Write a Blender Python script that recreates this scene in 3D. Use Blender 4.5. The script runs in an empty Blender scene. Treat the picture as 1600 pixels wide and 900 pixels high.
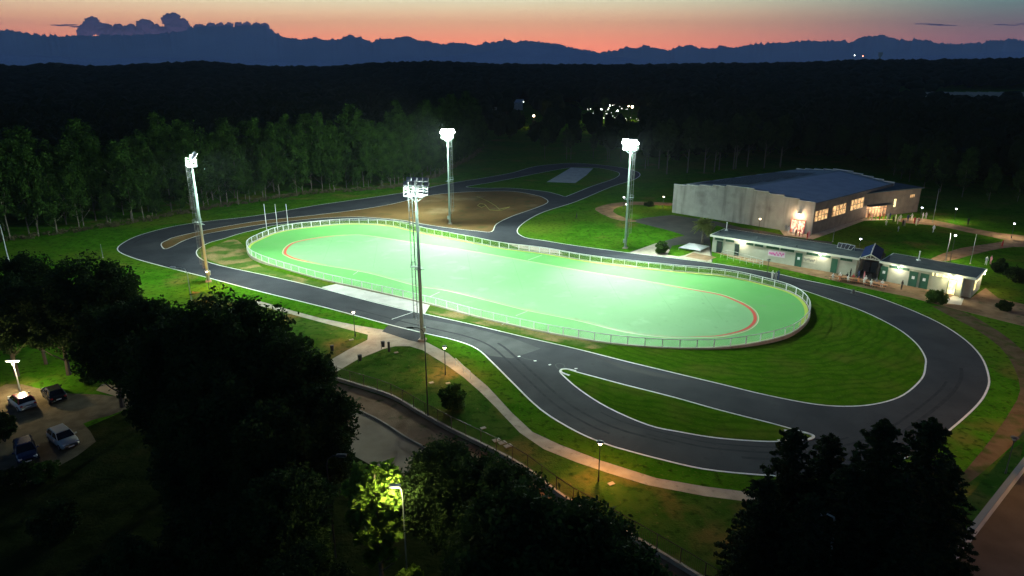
import bpy, bmesh, math, random
import numpy as np
from mathutils import Vector, Matrix, noise
R = math.radians
rnd = random.Random(7); npr = np.random.RandomState(11)
sc = bpy.context.scene
col = sc.collection

# ------------------------------------------------------------------ camera
F = 1062.0; H = 36.0; PIT = math.atan(348 / F)
cam = bpy.data.cameras.new('camera'); co = bpy.data.objects.new('camera', cam); col.objects.link(co)
co.location = (0, 0, H); co.rotation_euler = (math.pi / 2 - PIT, 0, 0)
cam.sensor_width = 36; cam.lens = 36 * F / 1600; cam.clip_start = 0.5; cam.clip_end = 90000
sc.camera = co
# ------------------------------------------------------------------ render look
sc.view_settings.view_transform = 'Standard'; sc.view_settings.look = 'None'
sc.view_settings.exposure = 0.12; sc.view_settings.gamma = 1; sc.view_settings.use_curve_mapping = False
sc.cycles.use_denoising = True; sc.cycles.use_light_tree = True
sc.cycles.max_bounces = 4; sc.cycles.diffuse_bounces = 2; sc.cycles.glossy_bounces = 2
sc.cycles.transparent_max_bounces = 8; sc.cycles.volume_bounces = 0
sc.cycles.sample_clamp_indirect = 3; sc.cycles.caustics_reflective = False
# ------------------------------------------------------------------ dusk sky
world = bpy.data.worlds.new('World'); sc.world = world; world.use_nodes = True
nt = world.node_tree; nt.nodes.clear()
def N(t, **kw):
    n = nt.nodes.new(t)
    for k, v in kw.items():
        if k in n.inputs: n.inputs[k].default_value = v
        else: setattr(n, k, v)
    return n
def ramp(n, stops):
    cr = n.color_ramp
    while len(cr.elements) > 1: cr.elements.remove(cr.elements[-1])
    cr.elements[0].position = stops[0][0]; cr.elements[0].color = (*stops[0][1], 1)
    for p, c in stops[1:]:
        e = cr.elements.new(p); e.color = (*c, 1)
tc = N('ShaderNodeTexCoord'); sep = N('ShaderNodeSeparateXYZ'); nt.links.new(tc.outputs['Generated'], sep.inputs[0])
r1 = N('ShaderNodeValToRGB')      # towards the afterglow
r2 = N('ShaderNodeValToRGB')      # away from it
SKYS = 0.86
ramp(r1, [(0, (4.1, 1.05, .50)), (.022, (4.0, 1.05, .50)), (.036, (3.5, 1.15, .55)), (.055, (2.9, 1.45, .72)), (.078, (2.1, 1.75, 1.05)), (.10, (1.48, 1.85, 1.5)), (.16, (.50, .78, .95)), (.30, (.14, .28, .55)), (.6, (.014, .028, .07)), (1, (.005, .011, .028))])
ramp(r2, [(0, (.85, .36, .42)), (.03, (.85, .40, .42)), (.05, (.50, .46, .42)), (.075, (.30, .60, .52)), (.10, (.20, .60, .60)), (.16, (.16, .44, .74)), (.30, (.08, .20, .48)), (.6, (.012, .026, .07)), (1, (.005, .011, .028))])
nt.links.new(sep.outputs[2], r1.inputs[0]); nt.links.new(sep.outputs[2], r2.inputs[0])
az = N('ShaderNodeVectorMath', operation='DOT_PRODUCT'); nt.links.new(tc.outputs['Generated'], az.inputs[0]); az.inputs[1].default_value = (-.22, .975, 0)
mr = N('ShaderNodeMapRange', interpolation_type='SMOOTHSTEP'); nt.links.new(az.outputs['Value'], mr.inputs[0])
mr.inputs[1].default_value = .66; mr.inputs[2].default_value = 1.0
mx = N('ShaderNodeMix', data_type='RGBA'); nt.links.new(mr.outputs[0], mx.inputs[0]); nt.links.new(r2.outputs[0], mx.inputs[6]); nt.links.new(r1.outputs[0], mx.inputs[7])
bg = N('ShaderNodeBackground'); bg.inputs[1].default_value = SKYS; nt.links.new(mx.outputs[2], bg.inputs[0])
wo = N('ShaderNodeOutputWorld'); nt.links.new(bg.outputs[0], wo.inputs[0])
HAZE_DENSITY = 1 / 18500.0
LIGHT_FLOOD = (0.80, 1.0, 0.86)
SPOT_W = 30000; HEAD_W = 2600

# ------------------------------------------------------------------ helpers
CP, SP = math.cos(PIT), math.sin(PIT)
def ray(px, py):
    u = (px - 800) / F; v = -(py - 450) / F
    return Vector((u, CP + v * SP, -SP + v * CP))
def P(px, py, z=0.0):                      # where the sight line through a photo pixel meets height z
    d = ray(px, py); return Vector((0, 0, H)) + d * ((z - H) / d.z)
def topz(b, py):                           # height above a ground point that shows at photo row py
    v = -(py - 450) / F; return H + b[1] * (v * CP - SP) / (CP + v * SP)
def proj(x, y, z):
    dep = y * CP + (H - z) * SP; up = y * SP + (z - H) * CP
    return 800 + F * x / dep, 450 - F * up / dep
def onwall(A, B, px, py):                  # (distance along A->B, height) where a sight line meets a wall
    d = ray(px, py); u = (B - A); u.z = 0; L = u.length; u = u / L; n = Vector((u.y, -u.x, 0))
    o = Vector((0, 0, H)); t = (A - o).dot(n) / d.dot(n); q = o + d * t
    return (q - A).dot(u), q.z

def tag(o, label=None, cat=None, group=None, kind=None):
    if label: o['label'] = label
    if cat: o['category'] = cat
    if group: o['group'] = group
    if kind: o['kind'] = kind
    return o
def thing(name, label, cat, loc=(0, 0, 0), rz=0, group=None):
    o = bpy.data.objects.new(name, None); col.objects.link(o); o.empty_display_size = .3
    o.location = loc; o.rotation_euler = (0, 0, rz); return tag(o, label, cat, group)
def kids(o): return list(o.children)
def copy_tree(o, parent=None):
    c = o.copy(); col.objects.link(c)
    if parent is not None: c.parent = parent
    for ch in kids(o): copy_tree(ch, c)
    return c
class MB:
    def __init__(s): s.v = []; s.f = []; s.m = []
    def add(s, vs, fs, mi=0):
        b = len(s.v); s.v += [tuple(v) for v in vs]; s.f += [tuple(b + i for i in f) for f in fs]; s.m += [mi] * len(fs); return s
    def box(s, c, d, rz=0, mi=0, M=None):
        x, y, z = d[0] / 2, d[1] / 2, d[2] / 2; ca, sa = math.cos(rz), math.sin(rz)
        vs = []
        for k in (-z, z):
            for i, j in ((-x, -y), (x, -y), (x, y), (-x, y)):
                q = Vector((i, j, k))
                if M is not None: q = M @ q
                vs.append((c[0] + q.x * ca - q.y * sa, c[1] + q.x * sa + q.y * ca, c[2] + q.z))
        return s.add(vs, [(3, 2, 1, 0), (4, 5, 6, 7), (0, 1, 5, 4), (1, 2, 6, 5), (2, 3, 7, 6), (3, 0, 4, 7)], mi)
    def cyl(s, a, b, r0, r1=None, n=8, mi=0, cap=True):
        r1 = r0 if r1 is None else r1; a = Vector(a); b = Vector(b); w = (b - a).normalized()
        u = w.orthogonal().normalized(); v = w.cross(u); vs = []
        for p, r in ((a, r0), (b, r1)):
            for i in range(n):
                t = 2 * math.pi * i / n; vs.append(p + u * (r * math.cos(t)) + v * (r * math.sin(t)))
        fs = [(i, (i + 1) % n, n + (i + 1) % n, n + i) for i in range(n)]
        if cap: fs += [tuple(range(n - 1, -1, -1)), tuple(range(n, 2 * n))]
        return s.add(vs, fs, mi)
    def tube(s, pts, r, n=6, mi=0):
        rr = r if isinstance(r, (list, tuple)) else [r] * len(pts)
        for i in range(len(pts) - 1): s.cyl(pts[i], pts[i + 1], rr[i], rr[i + 1], n, mi)
        return s
    def prism(s, poly, z0, z1, mi=0):
        n = len(poly); vs = [(p[0], p[1], z0) for p in poly] + [(p[0], p[1], z1) for p in poly]
        return s.add(vs, [tuple(range(n - 1, -1, -1)), tuple(range(n, 2 * n))] + [(i, (i + 1) % n, n + (i + 1) % n, n + i) for i in range(n)], mi)
    def lathe(s, prof, c=(0, 0, 0), n=16, mi=0):
        vs = []
        for r, z in prof:
            for i in range(n):
                t = 2 * math.pi * i / n; vs.append((c[0] + r * math.cos(t), c[1] + r * math.sin(t), c[2] + z))
        return s.add(vs, [(k * n + i, k * n + (i + 1) % n, (k + 1) * n + (i + 1) % n, (k + 1) * n + i) for k in range(len(prof) - 1) for i in range(n)], mi)
    def build(s, name, mats, parent=None, world=False, smooth=False):
        off = Vector((0, 0, 0))
        if world and parent is not None: off = parent.location
        if world == 'T' : pass
        me = bpy.data.meshes.new(name); me.from_pydata([(v[0] - off[0], v[1] - off[1], v[2] - off[2]) for v in s.v], [], s.f)
        mats = mats if isinstance(mats, (list, tuple)) else [mats]
        for m in mats: me.materials.append(m)
        me.polygons.foreach_set('material_index', s.m)
        if smooth: me.polygons.foreach_set('use_smooth', [True] * len(me.polygons))
        me.update()
        o = bpy.data.objects.new(name, me); col.objects.link(o)
        if parent is not None: o.parent = parent
        return o
def np_obj(name, V, Fq, mats, parent=None, mi=None, smooth=False):
    me = bpy.data.meshes.new(name); k = Fq.shape[1]
    me.vertices.add(len(V)); me.vertices.foreach_set('co', V.astype(np.float32).ravel())
    me.loops.add(Fq.size); me.loops.foreach_set('vertex_index', Fq.astype(np.int32).ravel())
    me.polygons.add(len(Fq)); me.polygons.foreach_set('loop_start', np.arange(0, Fq.size, k, dtype=np.int32))
    for m in (mats if isinstance(mats, (list, tuple)) else [mats]): me.materials.append(m)
    if mi is not None: me.polygons.foreach_set('material_index', mi.astype(np.int32))
    if smooth: me.polygons.foreach_set('use_smooth', np.ones(len(Fq), dtype=bool))
    me.update(calc_edges=True)
    o = bpy.data.objects.new(name, me); col.objects.link(o)
    if parent is not None: o.parent = parent
    return o
def lerp_(a, b, t): return a + (b - a) * t
def smooth_poly(pts, closed=True, it=3):
    pts = [Vector(p) for p in pts]
    out = []; n = len(pts); rng = range(n) if closed else range(n - 1)
    for i in rng:
        if closed: a, b, c, d = pts[i - 1], pts[i], pts[(i + 1) % n], pts[(i + 2) % n]
        else: a, b, c, d = pts[max(i - 1, 0)], pts[i], pts[i + 1], pts[min(i + 2, n - 1)]
        for k in range(it):
            t = k / it
            out.append(.5 * ((2 * b) + (c - a) * t + (2 * a - 5 * b + 4 * c - d) * t * t + (3 * b - a - 3 * c + d) * t ** 3))
    if not closed: out.append(pts[-1])
    return out

# ------------------------------------------------------------------ materials
def mat(name, base=(.5, .5, .5), rough=.7, metal=0, noise_amt=0, scale=5, c2=None, emit=None, estr=0, bump=0, bscale=20, spec=.5, detail=6, lo=.35, hi=.65, layers=()):
    m = bpy.data.materials.new(name); m.use_nodes = True; t = m.node_tree; b = t.nodes['Principled BSDF']
    b.inputs['Base Color'].default_value = (*base, 1); b.inputs['Roughness'].default_value = rough; b.inputs['Metallic'].default_value = metal
    b.inputs['Specular IOR Level'].default_value = spec
    tcn = t.nodes.new('ShaderNodeTexCoord'); src = None
    geo = t.nodes.new('ShaderNodeNewGeometry')
    if c2 is not None:
        n = t.nodes.new('ShaderNodeTexNoise'); n.inputs['Scale'].default_value = scale; n.inputs['Detail'].default_value = detail
        t.links.new(geo.outputs['Position'], n.inputs['Vector'])
        rp = t.nodes.new('ShaderNodeValToRGB'); ramp(rp, [(lo, base), (hi, c2)]); t.links.new(n.outputs[0], rp.inputs[0]); src = rp.outputs[0]
    for (lc, ls, llo, lhi) in layers:
        n = t.nodes.new('ShaderNodeTexNoise'); n.inputs['Scale'].default_value = ls; n.inputs['Detail'].default_value = 5
        t.links.new(geo.outputs['Position'], n.inputs['Vector'])
        k = t.nodes.new('ShaderNodeMapRange'); k.inputs[1].default_value = llo; k.inputs[2].default_value = lhi; t.links.new(n.outputs[0], k.inputs[0])
        q = t.nodes.new('ShaderNodeMix'); q.data_type = 'RGBA'; t.links.new(k.outputs[0], q.inputs[0])
        if src is not None: t.links.new(src, q.inputs[6])
        else: q.inputs[6].default_value = (*base, 1)
        q.inputs[7].default_value = (*lc, 1); src = q.outputs[2]
    if src is not None: t.links.new(src, b.inputs['Base Color'])
    if emit is not None: b.inputs['Emission Color'].default_value = (*emit, 1); b.inputs['Emission Strength'].default_value = estr
    if bump:
        n = t.nodes.new('ShaderNodeTexNoise'); n.inputs['Scale'].default_value = bscale; n.inputs['Detail'].default_value = 8
        t.links.new(geo.outputs['Position'], n.inputs['Vector'])
        bp = t.nodes.new('ShaderNodeBump'); bp.inputs['Strength'].default_value = bump; bp.inputs['Distance'].default_value = .1
        t.links.new(n.outputs[0], bp.inputs['Height']); t.links.new(bp.outputs[0], b.inputs['Normal'])
    return m
M = {}
DRY = (.17, .13, .035)
M['grass'] = mat('grass_ground', (.028, .115, .004), .9, c2=(.055, .17, .008), scale=.35, bump=.9, bscale=4, spec=.0, layers=((DRY, .09, .57, .74), ((.085, .15, .012), .05, .46, .66), ((.02, .05, .006), 1.3, .52, .72), ((.12, .17, .03), 4, .56, .8)))
M['rough'] = mat('shaded_rough_weeds', (.010, .018, .004), .95, c2=(.028, .036, .010), scale=.6, bump=1, bscale=3, spec=0, layers=(((.05, .042, .015), .25, .55, .8),))  # unmown weeds, darkened further so the colour carries the trees' shade
M['thin'] = mat('thin_lawn', (.030, .085, .010), .95, c2=(.06, .11, .018), scale=.5, bump=.9, bscale=5, spec=0, layers=(((.17, .12, .04), .16, .50, .70), ((.018, .045, .008), 1.2, .52, .75), ((.20, .17, .08), 2.2, .64, .85)))
M['grass_dry'] = mat('worn_grass_ground', (.04, .11, .012), .9, c2=(.09, .13, .03), scale=.5, bump=.9, bscale=4, spec=.0, layers=(((.26, .19, .09), .22, .46, .60), ((.03, .08, .012), 3.0, .55, .75)))
M['mown'] = mat('mown_grass', (.040, .115, .004), .9, c2=(.065, .145, .008), scale=.5, bump=.4, bscale=4, spec=.0, layers=(((.13, .13, .025), .12, .5, .8), ((.03, .08, .005), 1.1, .54, .85), ((.13, .18, .03), 4, .58, .82)))
def add_rings(m, cx, cy):
    t = m.node_tree; b = t.nodes['Principled BSDF']; src = b.inputs['Base Color'].links[0].from_socket
    geo = t.nodes.new('ShaderNodeNewGeometry'); mp = t.nodes.new('ShaderNodeMapping'); mp.inputs['Location'].default_value = (-cx, -cy, 0)
    t.links.new(geo.outputs['Position'], mp.inputs[0])
    w = t.nodes.new('ShaderNodeTexWave'); w.wave_type = 'RINGS'; w.rings_direction = 'Z'; w.inputs['Scale'].default_value = .23; w.inputs['Distortion'].default_value = 11
    w.inputs['Detail'].default_value = 3; w.inputs['Detail Scale'].default_value = .6; t.links.new(mp.outputs[0], w.inputs[0])
    k = t.nodes.new('ShaderNodeMapRange'); k.inputs[1].default_value = .55; k.inputs[2].default_value = 1; k.inputs[4].default_value = .30; t.links.new(w.outputs[1], k.inputs[0])
    q = t.nodes.new('ShaderNodeMix'); q.data_type = 'RGBA'; t.links.new(k.outputs[0], q.inputs[0]); t.links.new(src, q.inputs[6]); q.inputs[7].default_value = (.014, .045, .006, 1)
    t.links.new(q.outputs[2], b.inputs['Base Color'])
add_rings(M['mown'], 34, 103)
M['asphalt'] = mat('asphalt', (.030, .034, .042), .85, c2=(.042, .046, .055), scale=.25, bump=.25, bscale=30, spec=.15, layers=(((.056, .060, .066), .09, .56, .72), ((.028, .031, .036), 1.2, .6, .8)))
M['asphalt_worn'] = mat('worn_asphalt', (.052, .057, .06), .85, c2=(.072, .077, .078), scale=.5, bump=.25, bscale=30, spec=.3, layers=(((.05, .053, .056), .3, .5, .7),))
M['asphalt_dark'] = mat('dark_yard_asphalt', (.05, .052, .05), .85, c2=(.075, .073, .066), scale=.3, bump=.3, bscale=20, spec=.25)
M['asphalt_seam'] = mat('asphalt_seam', (.022, .024, .027), .8, spec=.3)
M['rubber'] = mat('tyre_rubber_marks', (.024, .027, .033), .85, c2=(.034, .038, .045), scale=1.2, spec=.1)
M['rinkjoint'] = mat('rink_joint_filler', (.13, .34, .13), .8)
M['line'] = mat('white_line_paint', (.62, .64, .60), .6, c2=(.78, .79, .75), scale=3, layers=(((.35, .36, .33), .8, .60, .8),))
M['earth'] = mat('dry_brown_earth', (.11, .065, .022), .95, c2=(.155, .095, .036), scale=.12, bump=.5, bscale=5, spec=.1, layers=(((.06, .07, .02), .35, .55, .75), ((.24, .18, .10), .07, .58, .75), ((.07, .05, .025), 2.0, .6, .85)))
M['concrete'] = mat('concrete_paving', (.32, .28, .22), .9, c2=(.44, .39, .31), scale=.6, bump=.3, bscale=12, spec=.2, layers=(((.17, .155, .12), 1.7, .58, .8),))
M['concrete_light'] = mat('pale_concrete', (.5, .49, .46), .85, c2=(.62, .6, .57), scale=.5, bump=.2, bscale=12, spec=.2, layers=(((.36, .35, .32), 1.2, .6, .85),))
M['dirt'] = mat('dirt_track', (.20, .125, .07), .95, c2=(.30, .20, .12), scale=.5, bump=.5, bscale=9, spec=.1, layers=(((.05, .08, .02), .7, .58, .75),))
M['slab'] = mat('grey_slab', (.30, .32, .33), .8, c2=(.42, .44, .44), scale=.4, layers=(((.15, .17, .18), .9, .62, .75),))
M['rink'] = mat('green_rink_paint', (.235, .50, .225), .75, c2=(.29, .56, .275), scale=.05, bump=.06, bscale=3, spec=.15, layers=(((.34, .62, .32), .25, .56, .8), ((.20, .40, .19), .9, .62, .8), ((.16, .36, .16), 3.5, .66, .85)))
M['rink_outer'] = mat('green_grey_track_paint', (.13, .43, .11), .7, c2=(.17, .48, .14), scale=.08, bump=.05, bscale=3, spec=.3, layers=(((.20, .40, .17), .5, .58, .8),))
M['red'] = mat('red_track_paint', (.75, .10, .06), .5, spec=.3)
M['cream'] = mat('cream_track_paint', (.80, .70, .45), .5, spec=.3)
M['yellow'] = mat('yellow_green_kerb_paint', (.55, .68, .10), .6, spec=.3)
M['white'] = mat('white_painted_metal', (.75, .77, .78), .4, spec=.5)
M['galv'] = mat('galvanised_steel', (.42, .46, .46), .45, metal=.35, c2=(.5, .54, .54), scale=2)
M['mast'] = mat('mast_paint', (.28, .38, .34), .5, c2=(.34, .44, .40), scale=1.5)
M['floodbody'] = mat('grey_floodlight_casing', (.16, .17, .18), .5)
M['dullsteel'] = mat('dull_ladder_steel', (.16, .18, .175), .6)
M['darkmetal'] = mat('dark_painted_metal', (.03, .032, .032), .5)
M['brownmetal'] = mat('brown_railing_metal', (.12, .085, .055), .6)
M['grass_stone'] = M['concrete_light']
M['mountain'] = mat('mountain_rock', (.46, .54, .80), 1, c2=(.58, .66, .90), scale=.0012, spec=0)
M['cloud'] = mat('cloud', (.20, .32, .70), 1, spec=0)
def leafmat(name, a, b, sc_=.7):
    m = mat(name, a, .8, c2=b, scale=sc_, spec=.05, detail=3)
    t = m.node_tree; bs = t.nodes['Principled BSDF']; out = t.nodes['Material Output']
    tr = t.nodes.new('ShaderNodeBsdfTranslucent'); ms = t.nodes.new('ShaderNodeMixShader'); ms.inputs[0].default_value = .3
    t.links.new(bs.inputs['Base Color'].links[0].from_socket, tr.inputs[0])
    t.links.new(bs.outputs[0], ms.inputs[1]); t.links.new(tr.outputs[0], ms.inputs[2]); t.links.new(ms.outputs[0], out.inputs[0]); return m
M['leaf'] = leafmat('broadleaf_foliage', (.03, .07, .012), (.06, .12, .022))
M['leaf_wood'] = leafmat('woodland_foliage', (.010, .030, .005), (.045, .10, .016), .45)
M['leaf_dark'] = leafmat('dark_foliage', (.012, .026, .008), (.03, .055, .014))
M['needle'] = leafmat('needle_foliage', (.010, .022, .010), (.024, .042, .016), 1.2)
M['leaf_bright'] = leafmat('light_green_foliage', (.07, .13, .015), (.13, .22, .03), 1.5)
M['canopy'] = leafmat('forest_canopy', (.006, .014, .004), (.013, .025, .007))
M['bark'] = mat('grey_bark', (.08, .07, .05), .9, c2=(.17, .15, .11), scale=3)
M['bark_dark'] = mat('dark_bark', (.05, .04, .03), .9)

# ------------------------------------------------------------------ terrain
SK = [(-400, 98), (0, 97), (60, 100), (110, 103), (150, 99), (210, 103), (330, 98), (360, 95), (400, 100), (480, 104), (560, 103), (610, 98), (700, 96), (780, 100), (900, 101), (1000, 100), (1100, 99), (1200, 98), (1300, 95), (1400, 95), (1500, 94), (1600, 92), (2000, 92)]
def terrain(x, y):
    d = math.hypot(x, y)
    if d < 600 or y < 0: return 0.0
    px = 800 + F * (x / max(y, 1)) / 1.0 * .95
    s = np.interp(px, [a for a, b in SK], [b for a, b in SK])
    hh = 36 + (102 - s) * 1.412 - 15
    t = min(1, (d - 600) / 900); t = t * t * (3 - 2 * t)
    fall = 1 - .8 * min(1, max(0, (d - 1700) / 1500))
    return hh * t * fall
V = []; Fc = []
radii = [0, 8, 20, 40, 70, 110, 160, 220, 300, 400, 520, 600, 700, 800, 900, 1000, 1100, 1200, 1300, 1400, 1500, 1600, 1700, 1900, 2200, 2600, 3200, 4500, 7000, 11000, 17000, 24500]
NA = 200
for r in radii:
    for i in range(NA):
        a = 2 * math.pi * i / NA; x, y = r * math.sin(a), r * math.cos(a); V.append((x, y, terrain(x, y)))
for k in range(len(radii) - 1):
    for i in range(NA): Fc.append((k * NA + i, (k + 1) * NA + i, (k + 1) * NA + (i + 1) % NA, k * NA + (i + 1) % NA))
g = MB(); g.add(V, [tuple(reversed(f)) for f in Fc]); tag(g.build('ground', M['grass']), kind='structure')
bpy.data.objects['ground'].data.validate()

def sheet(name, px_pts, z, m, smooth=3, kind='structure', world=None):
    pts = [P(x, y) for x, y in px_pts] if world is None else [Vector((a[0], a[1], 0)) for a in world]
    if smooth: pts = smooth_poly(pts, True, smooth)
    b = MB(); n = len(pts); b.add([(p.x, p.y, z) for p in pts], [tuple(range(n))])
    o = b.build(name, m)
    if o.data.polygons[0].normal.z < 0: o.data.flip_normals()
    return tag(o, kind=kind)
def ribbon(name, pts, w, z, m, closed=True, smooth=4, h=0, wf=None, kind='structure', parent=None):
    pts = [Vector((p[0], p[1], 0)) for p in pts]
    if smooth: pts = smooth_poly(pts, closed, smooth)
    n = len(pts); b = MB(); vs = []
    for i, p in enumerate(pts):
        a = pts[i - 1] if (closed or i) else pts[i]; c = pts[(i + 1) % n] if (closed or i < n - 1) else pts[i]
        t = (c - a); t.z = 0; t.normalize(); nn = Vector((-t.y, t.x, 0)); ww = (wf(i / n) if wf else w) / 2
        zz = z(p) if callable(z) else z
        q0 = p - nn * ww; q1 = p + nn * ww
        vs += [(q0.x, q0.y, zz), (q1.x, q1.y, zz)]
    m_ = n if closed else n - 1; fs = [(2 * i, 2 * ((i + 1) % n), 2 * ((i + 1) % n) + 1, 2 * i + 1) for i in range(m_)]
    b.add(vs, fs)
    if h:
        k = len(b.v); b.add([(v[0], v[1], v[2] - h) for v in vs], [])
        for i in range(m_):
            j = (i + 1) % n; b.f += [(2 * i, k + 2 * i, k + 2 * j, 2 * j), (2 * i + 1, 2 * j + 1, k + 2 * j + 1, k + 2 * i + 1)]; b.m += [0, 0]
    o = b.build(name, m, parent)
    return tag(o, kind=kind) if parent is None else o

# --- circuit
sheet('shaded_rough_ground', [(-300,1300),(-300,700),(-120,640),(0,655),(60,700),(200,640),(300,600),(470,602),(500,622),(560,660),(620,760),(760,850),(900,960),(1000,1100)], .004, M['rough'], smooth=0)  # weedy ground with the shade under the trees put into its colour
sheet('shaded_rough_ground', [(560,640),(700,720),(900,860),(1100,975),(1420,985),(1476,898),(1602,737),(1700,620),(1900,900),(1500,1300),(700,1300),(560,900)], .002, M['rough'], smooth=0)
sheet('thin_lawn', [(500,592),(524,582),(560,561),(600,545),(618,541),(640,541),(660,547),(700,572),(725,590),(750,612),(775,637),(812,676),(850,702),(900,722),(950,739),(1012,758),(1100,775),(1162,783),(1250,789),(1330,790),(1480,760),(1560,716),(1600,690),(1590,737),(1470,880),(1400,985),(1230,990),(1082,899),(1002,851),(915,801),(880,780),(812,729),(700,672),(612,622),(557,604)], .006, M['thin'], smooth=0)
sheet('thin_lawn', [(415,480),(500,503),(560,519),(575,523),(574,531),(545,546),(512,565),(480,590),(400,560),(300,500),(300,455),(330,458)], .006, M['thin'], smooth=0)
OUTER = [(184,391),(192,380),(220,367),(270,354),(322,346),(400,337),(500,320),(625,302),(700,287),(750,279),(800,270),(832,261),(862,257),(900,255),(950,259),(985,265),(1000,272),(990,281),(955,292),(900,315),(850,331),(820,347),(808,361),(820,371),(850,376),(900,384),(982,395),(1050,403),(1112,411),(1200,425),(1250,436),(1312,449),(1375,466),(1450,496),(1500,525),(1532,556),(1545,590),(1541,612),(1525,635),(1485,671),(1440,703),(1380,727),(1320,740),(1250,744),(1187,742),(1100,733),(1025,716),(980,704),(947,694),(900,674),(845,640),(800,597),(770,567),(745,545),(712,532),(665,521),(607,507),(510,481),(400,454),(325,434),(250,415),(205,402)]
sheet('circuit_asphalt', OUTER, .008, M['asphalt'])
RINK_ISLAND = [(307,396),(311,388),(328,379),(350,373),(375,365),(400,359),(430,352),(480,347),(540,345),(610,345),(640,349),(665,356),(734,369),(790,380),(850,388),(925,401),(1000,410),(1100,420),(1150,426),(1200,438),(1250,452),(1300,469),(1350,487),(1400,512),(1430,535),(1445,557),(1446,572),(1440,592),(1412,617),(1375,630),(1330,635),(1275,632),(1200,618),(1125,600),(1050,582),(975,564),(900,545),(825,528),(737,507),(665,491),(620,481),(560,466),(500,450),(450,438),(400,427),(340,414),(315,405)]
TONGUE = [(252,381),(262,375),(275,370),(325,359),(400,346),(475,338),(550,329),(612,319),(662,307),(700,302),(750,299),(800,299),(837,305),(853,311),(855,317),(837,325),(800,338),(776,350),(768,362),(745,361),(700,356),(660,350),(625,344),(560,339),(500,341),(440,347),(400,352),(325,365),(290,375),(270,385),(257,389)]
CHICANE = [(875,581),(877,578),(884,577),(900,581),(975,601),(1050,620),(1125,641),(1200,660),(1240,671),(1262,677),(1270,682),(1262,686),(1240,688),(1200,690),(1125,685),(1062,675),(1012,664),(950,637),(907,610),(882,589)]
TOPISLE = [(728,292),(762,286),(800,279),(850,269),(892,262),(930,262),(955,266),(968,271),(960,279),(925,291),(890,305),(882,307),(872,304),(850,299),(800,294),(760,294)]
ISL = {'rink_island_grass': (RINK_ISLAND, M['mown']), 'brown_infield_ground': (TONGUE, M['earth']), 'chicane_island_grass': (CHICANE, M['mown']), 'far_island_grass': (TOPISLE, M['grass'])}
for nme, (pp, m) in ISL.items(): sheet(nme, pp, .016, m)
WP = lambda L: [P(a, b) for a, b in L]
ribbon('circuit_outer_line', WP(OUTER), .22, .024, M['line'])
for nme, (pp, m) in ISL.items(): ribbon(nme.replace('_grass', '').replace('_ground', '') + '_edge_line', WP(pp), .20, .024, M['line'])
ribbon('chicane_kerb', WP([(1225,673),(1250,675),(1266,679),(1271,683),(1262,687),(1240,688),(1215,689)]), .28, .08, M['line'], closed=False, h=.1)
ribbon('chicane_nose_kerb', WP([(890,587),(879,583),(876,580),(878,577.5),(886,577),(900,580)]), .26, .07, M['line'], closed=False, h=.09)
# worn/dry grass by the rink and pale paving, flush sheets
sheet('worn_grass', [(313,398),(335,384),(365,374),(382,385),(388,400),(410,417),(455,430),(500,442),(512,450),(485,447),(440,434),(400,425),(345,413)], .020, M['grass_dry'])
sheet('worn_verge', [(668,480),(700,484),(745,496),(784,506),(842,519),(900,529),(950,539),(930,545),(900,541),(825,525),(737,504),(672,489)], .020, M['grass_dry'])
sheet('pale_concrete_apron', [(502,449),(525,444),(585,457),(640,469),(672,477),(664,490),(640,485),(570,468),(520,455)], .028, M['concrete_light'], smooth=0)
sheet('pale_rink_verge', [(790,380),(815,383),(870,391),(880,397),(850,394),(812,388)], .024, M['concrete'], smooth=0)
sheet('asphalt_crossing_patch', [(607,508),(665,522),(655,535),(640,532),(597,518)], .012, M['asphalt'], smooth=0)
sheet('repaired_asphalt', [(662,498),(737,512),(800,528),(845,545),(800,560),(765,556),(745,543),(712,530),(665,519),(615,507),(630,498)], .012, M['asphalt_worn'], smooth=0)
ribbon('asphalt_seam', WP([(890,545),(930,557),(975,573),(1030,586),(1090,594),(1150,606)]), .9, .0135, M['asphalt_seam'], closed=False, wf=lambda t: .08 + 1.1 * math.sin(math.pi * min(1, t)) ** 2)
ribbon('painted_start_line', WP([(612,499),(645,488)]), .12, .0165, M['line'], closed=False, smooth=0)
ribbon('faded_road_arrow', WP([(812,557),(822,561),(835,563)]), .12, .0165, M['asphalt_worn'], closed=False, smooth=0)
ribbon('faded_asphalt_ring', WP([(868,570),(875,568),(882,571),(880,576),(872,576)]), .12, .0168, M['asphalt_worn'], closed=True, smooth=3)
for q in [(811,557),(836,564),(859,570),(900,576)]:
    p = P(*q); b = MB(); b.box((p.x, p.y, .018), (.35, .25, .006), rnd.random()); tag(b.build('painted_dash', M['line']), kind='structure')
tag(sheet('concrete_slab', [(892,262),(927,263),(916,274),(899,286),(854,284.5),(872,274)], .03, M['slab'], smooth=0), kind='structure')
hs = MB()
hs.tube([tuple(P(a, b, .08)) for a, b in [(745,307),(762,314),(775,322),(780,327),(797,323),(783,329),(765,328),(757,319),(750,318),(746,321),(752,324),(760,321)]], .05, 6)
tag(hs.build('hose', mat('faded_yellow_hose', (.34, .30, .07), .8)), 'yellow hose lying in loops on the brown infield', 'hose')

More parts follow.
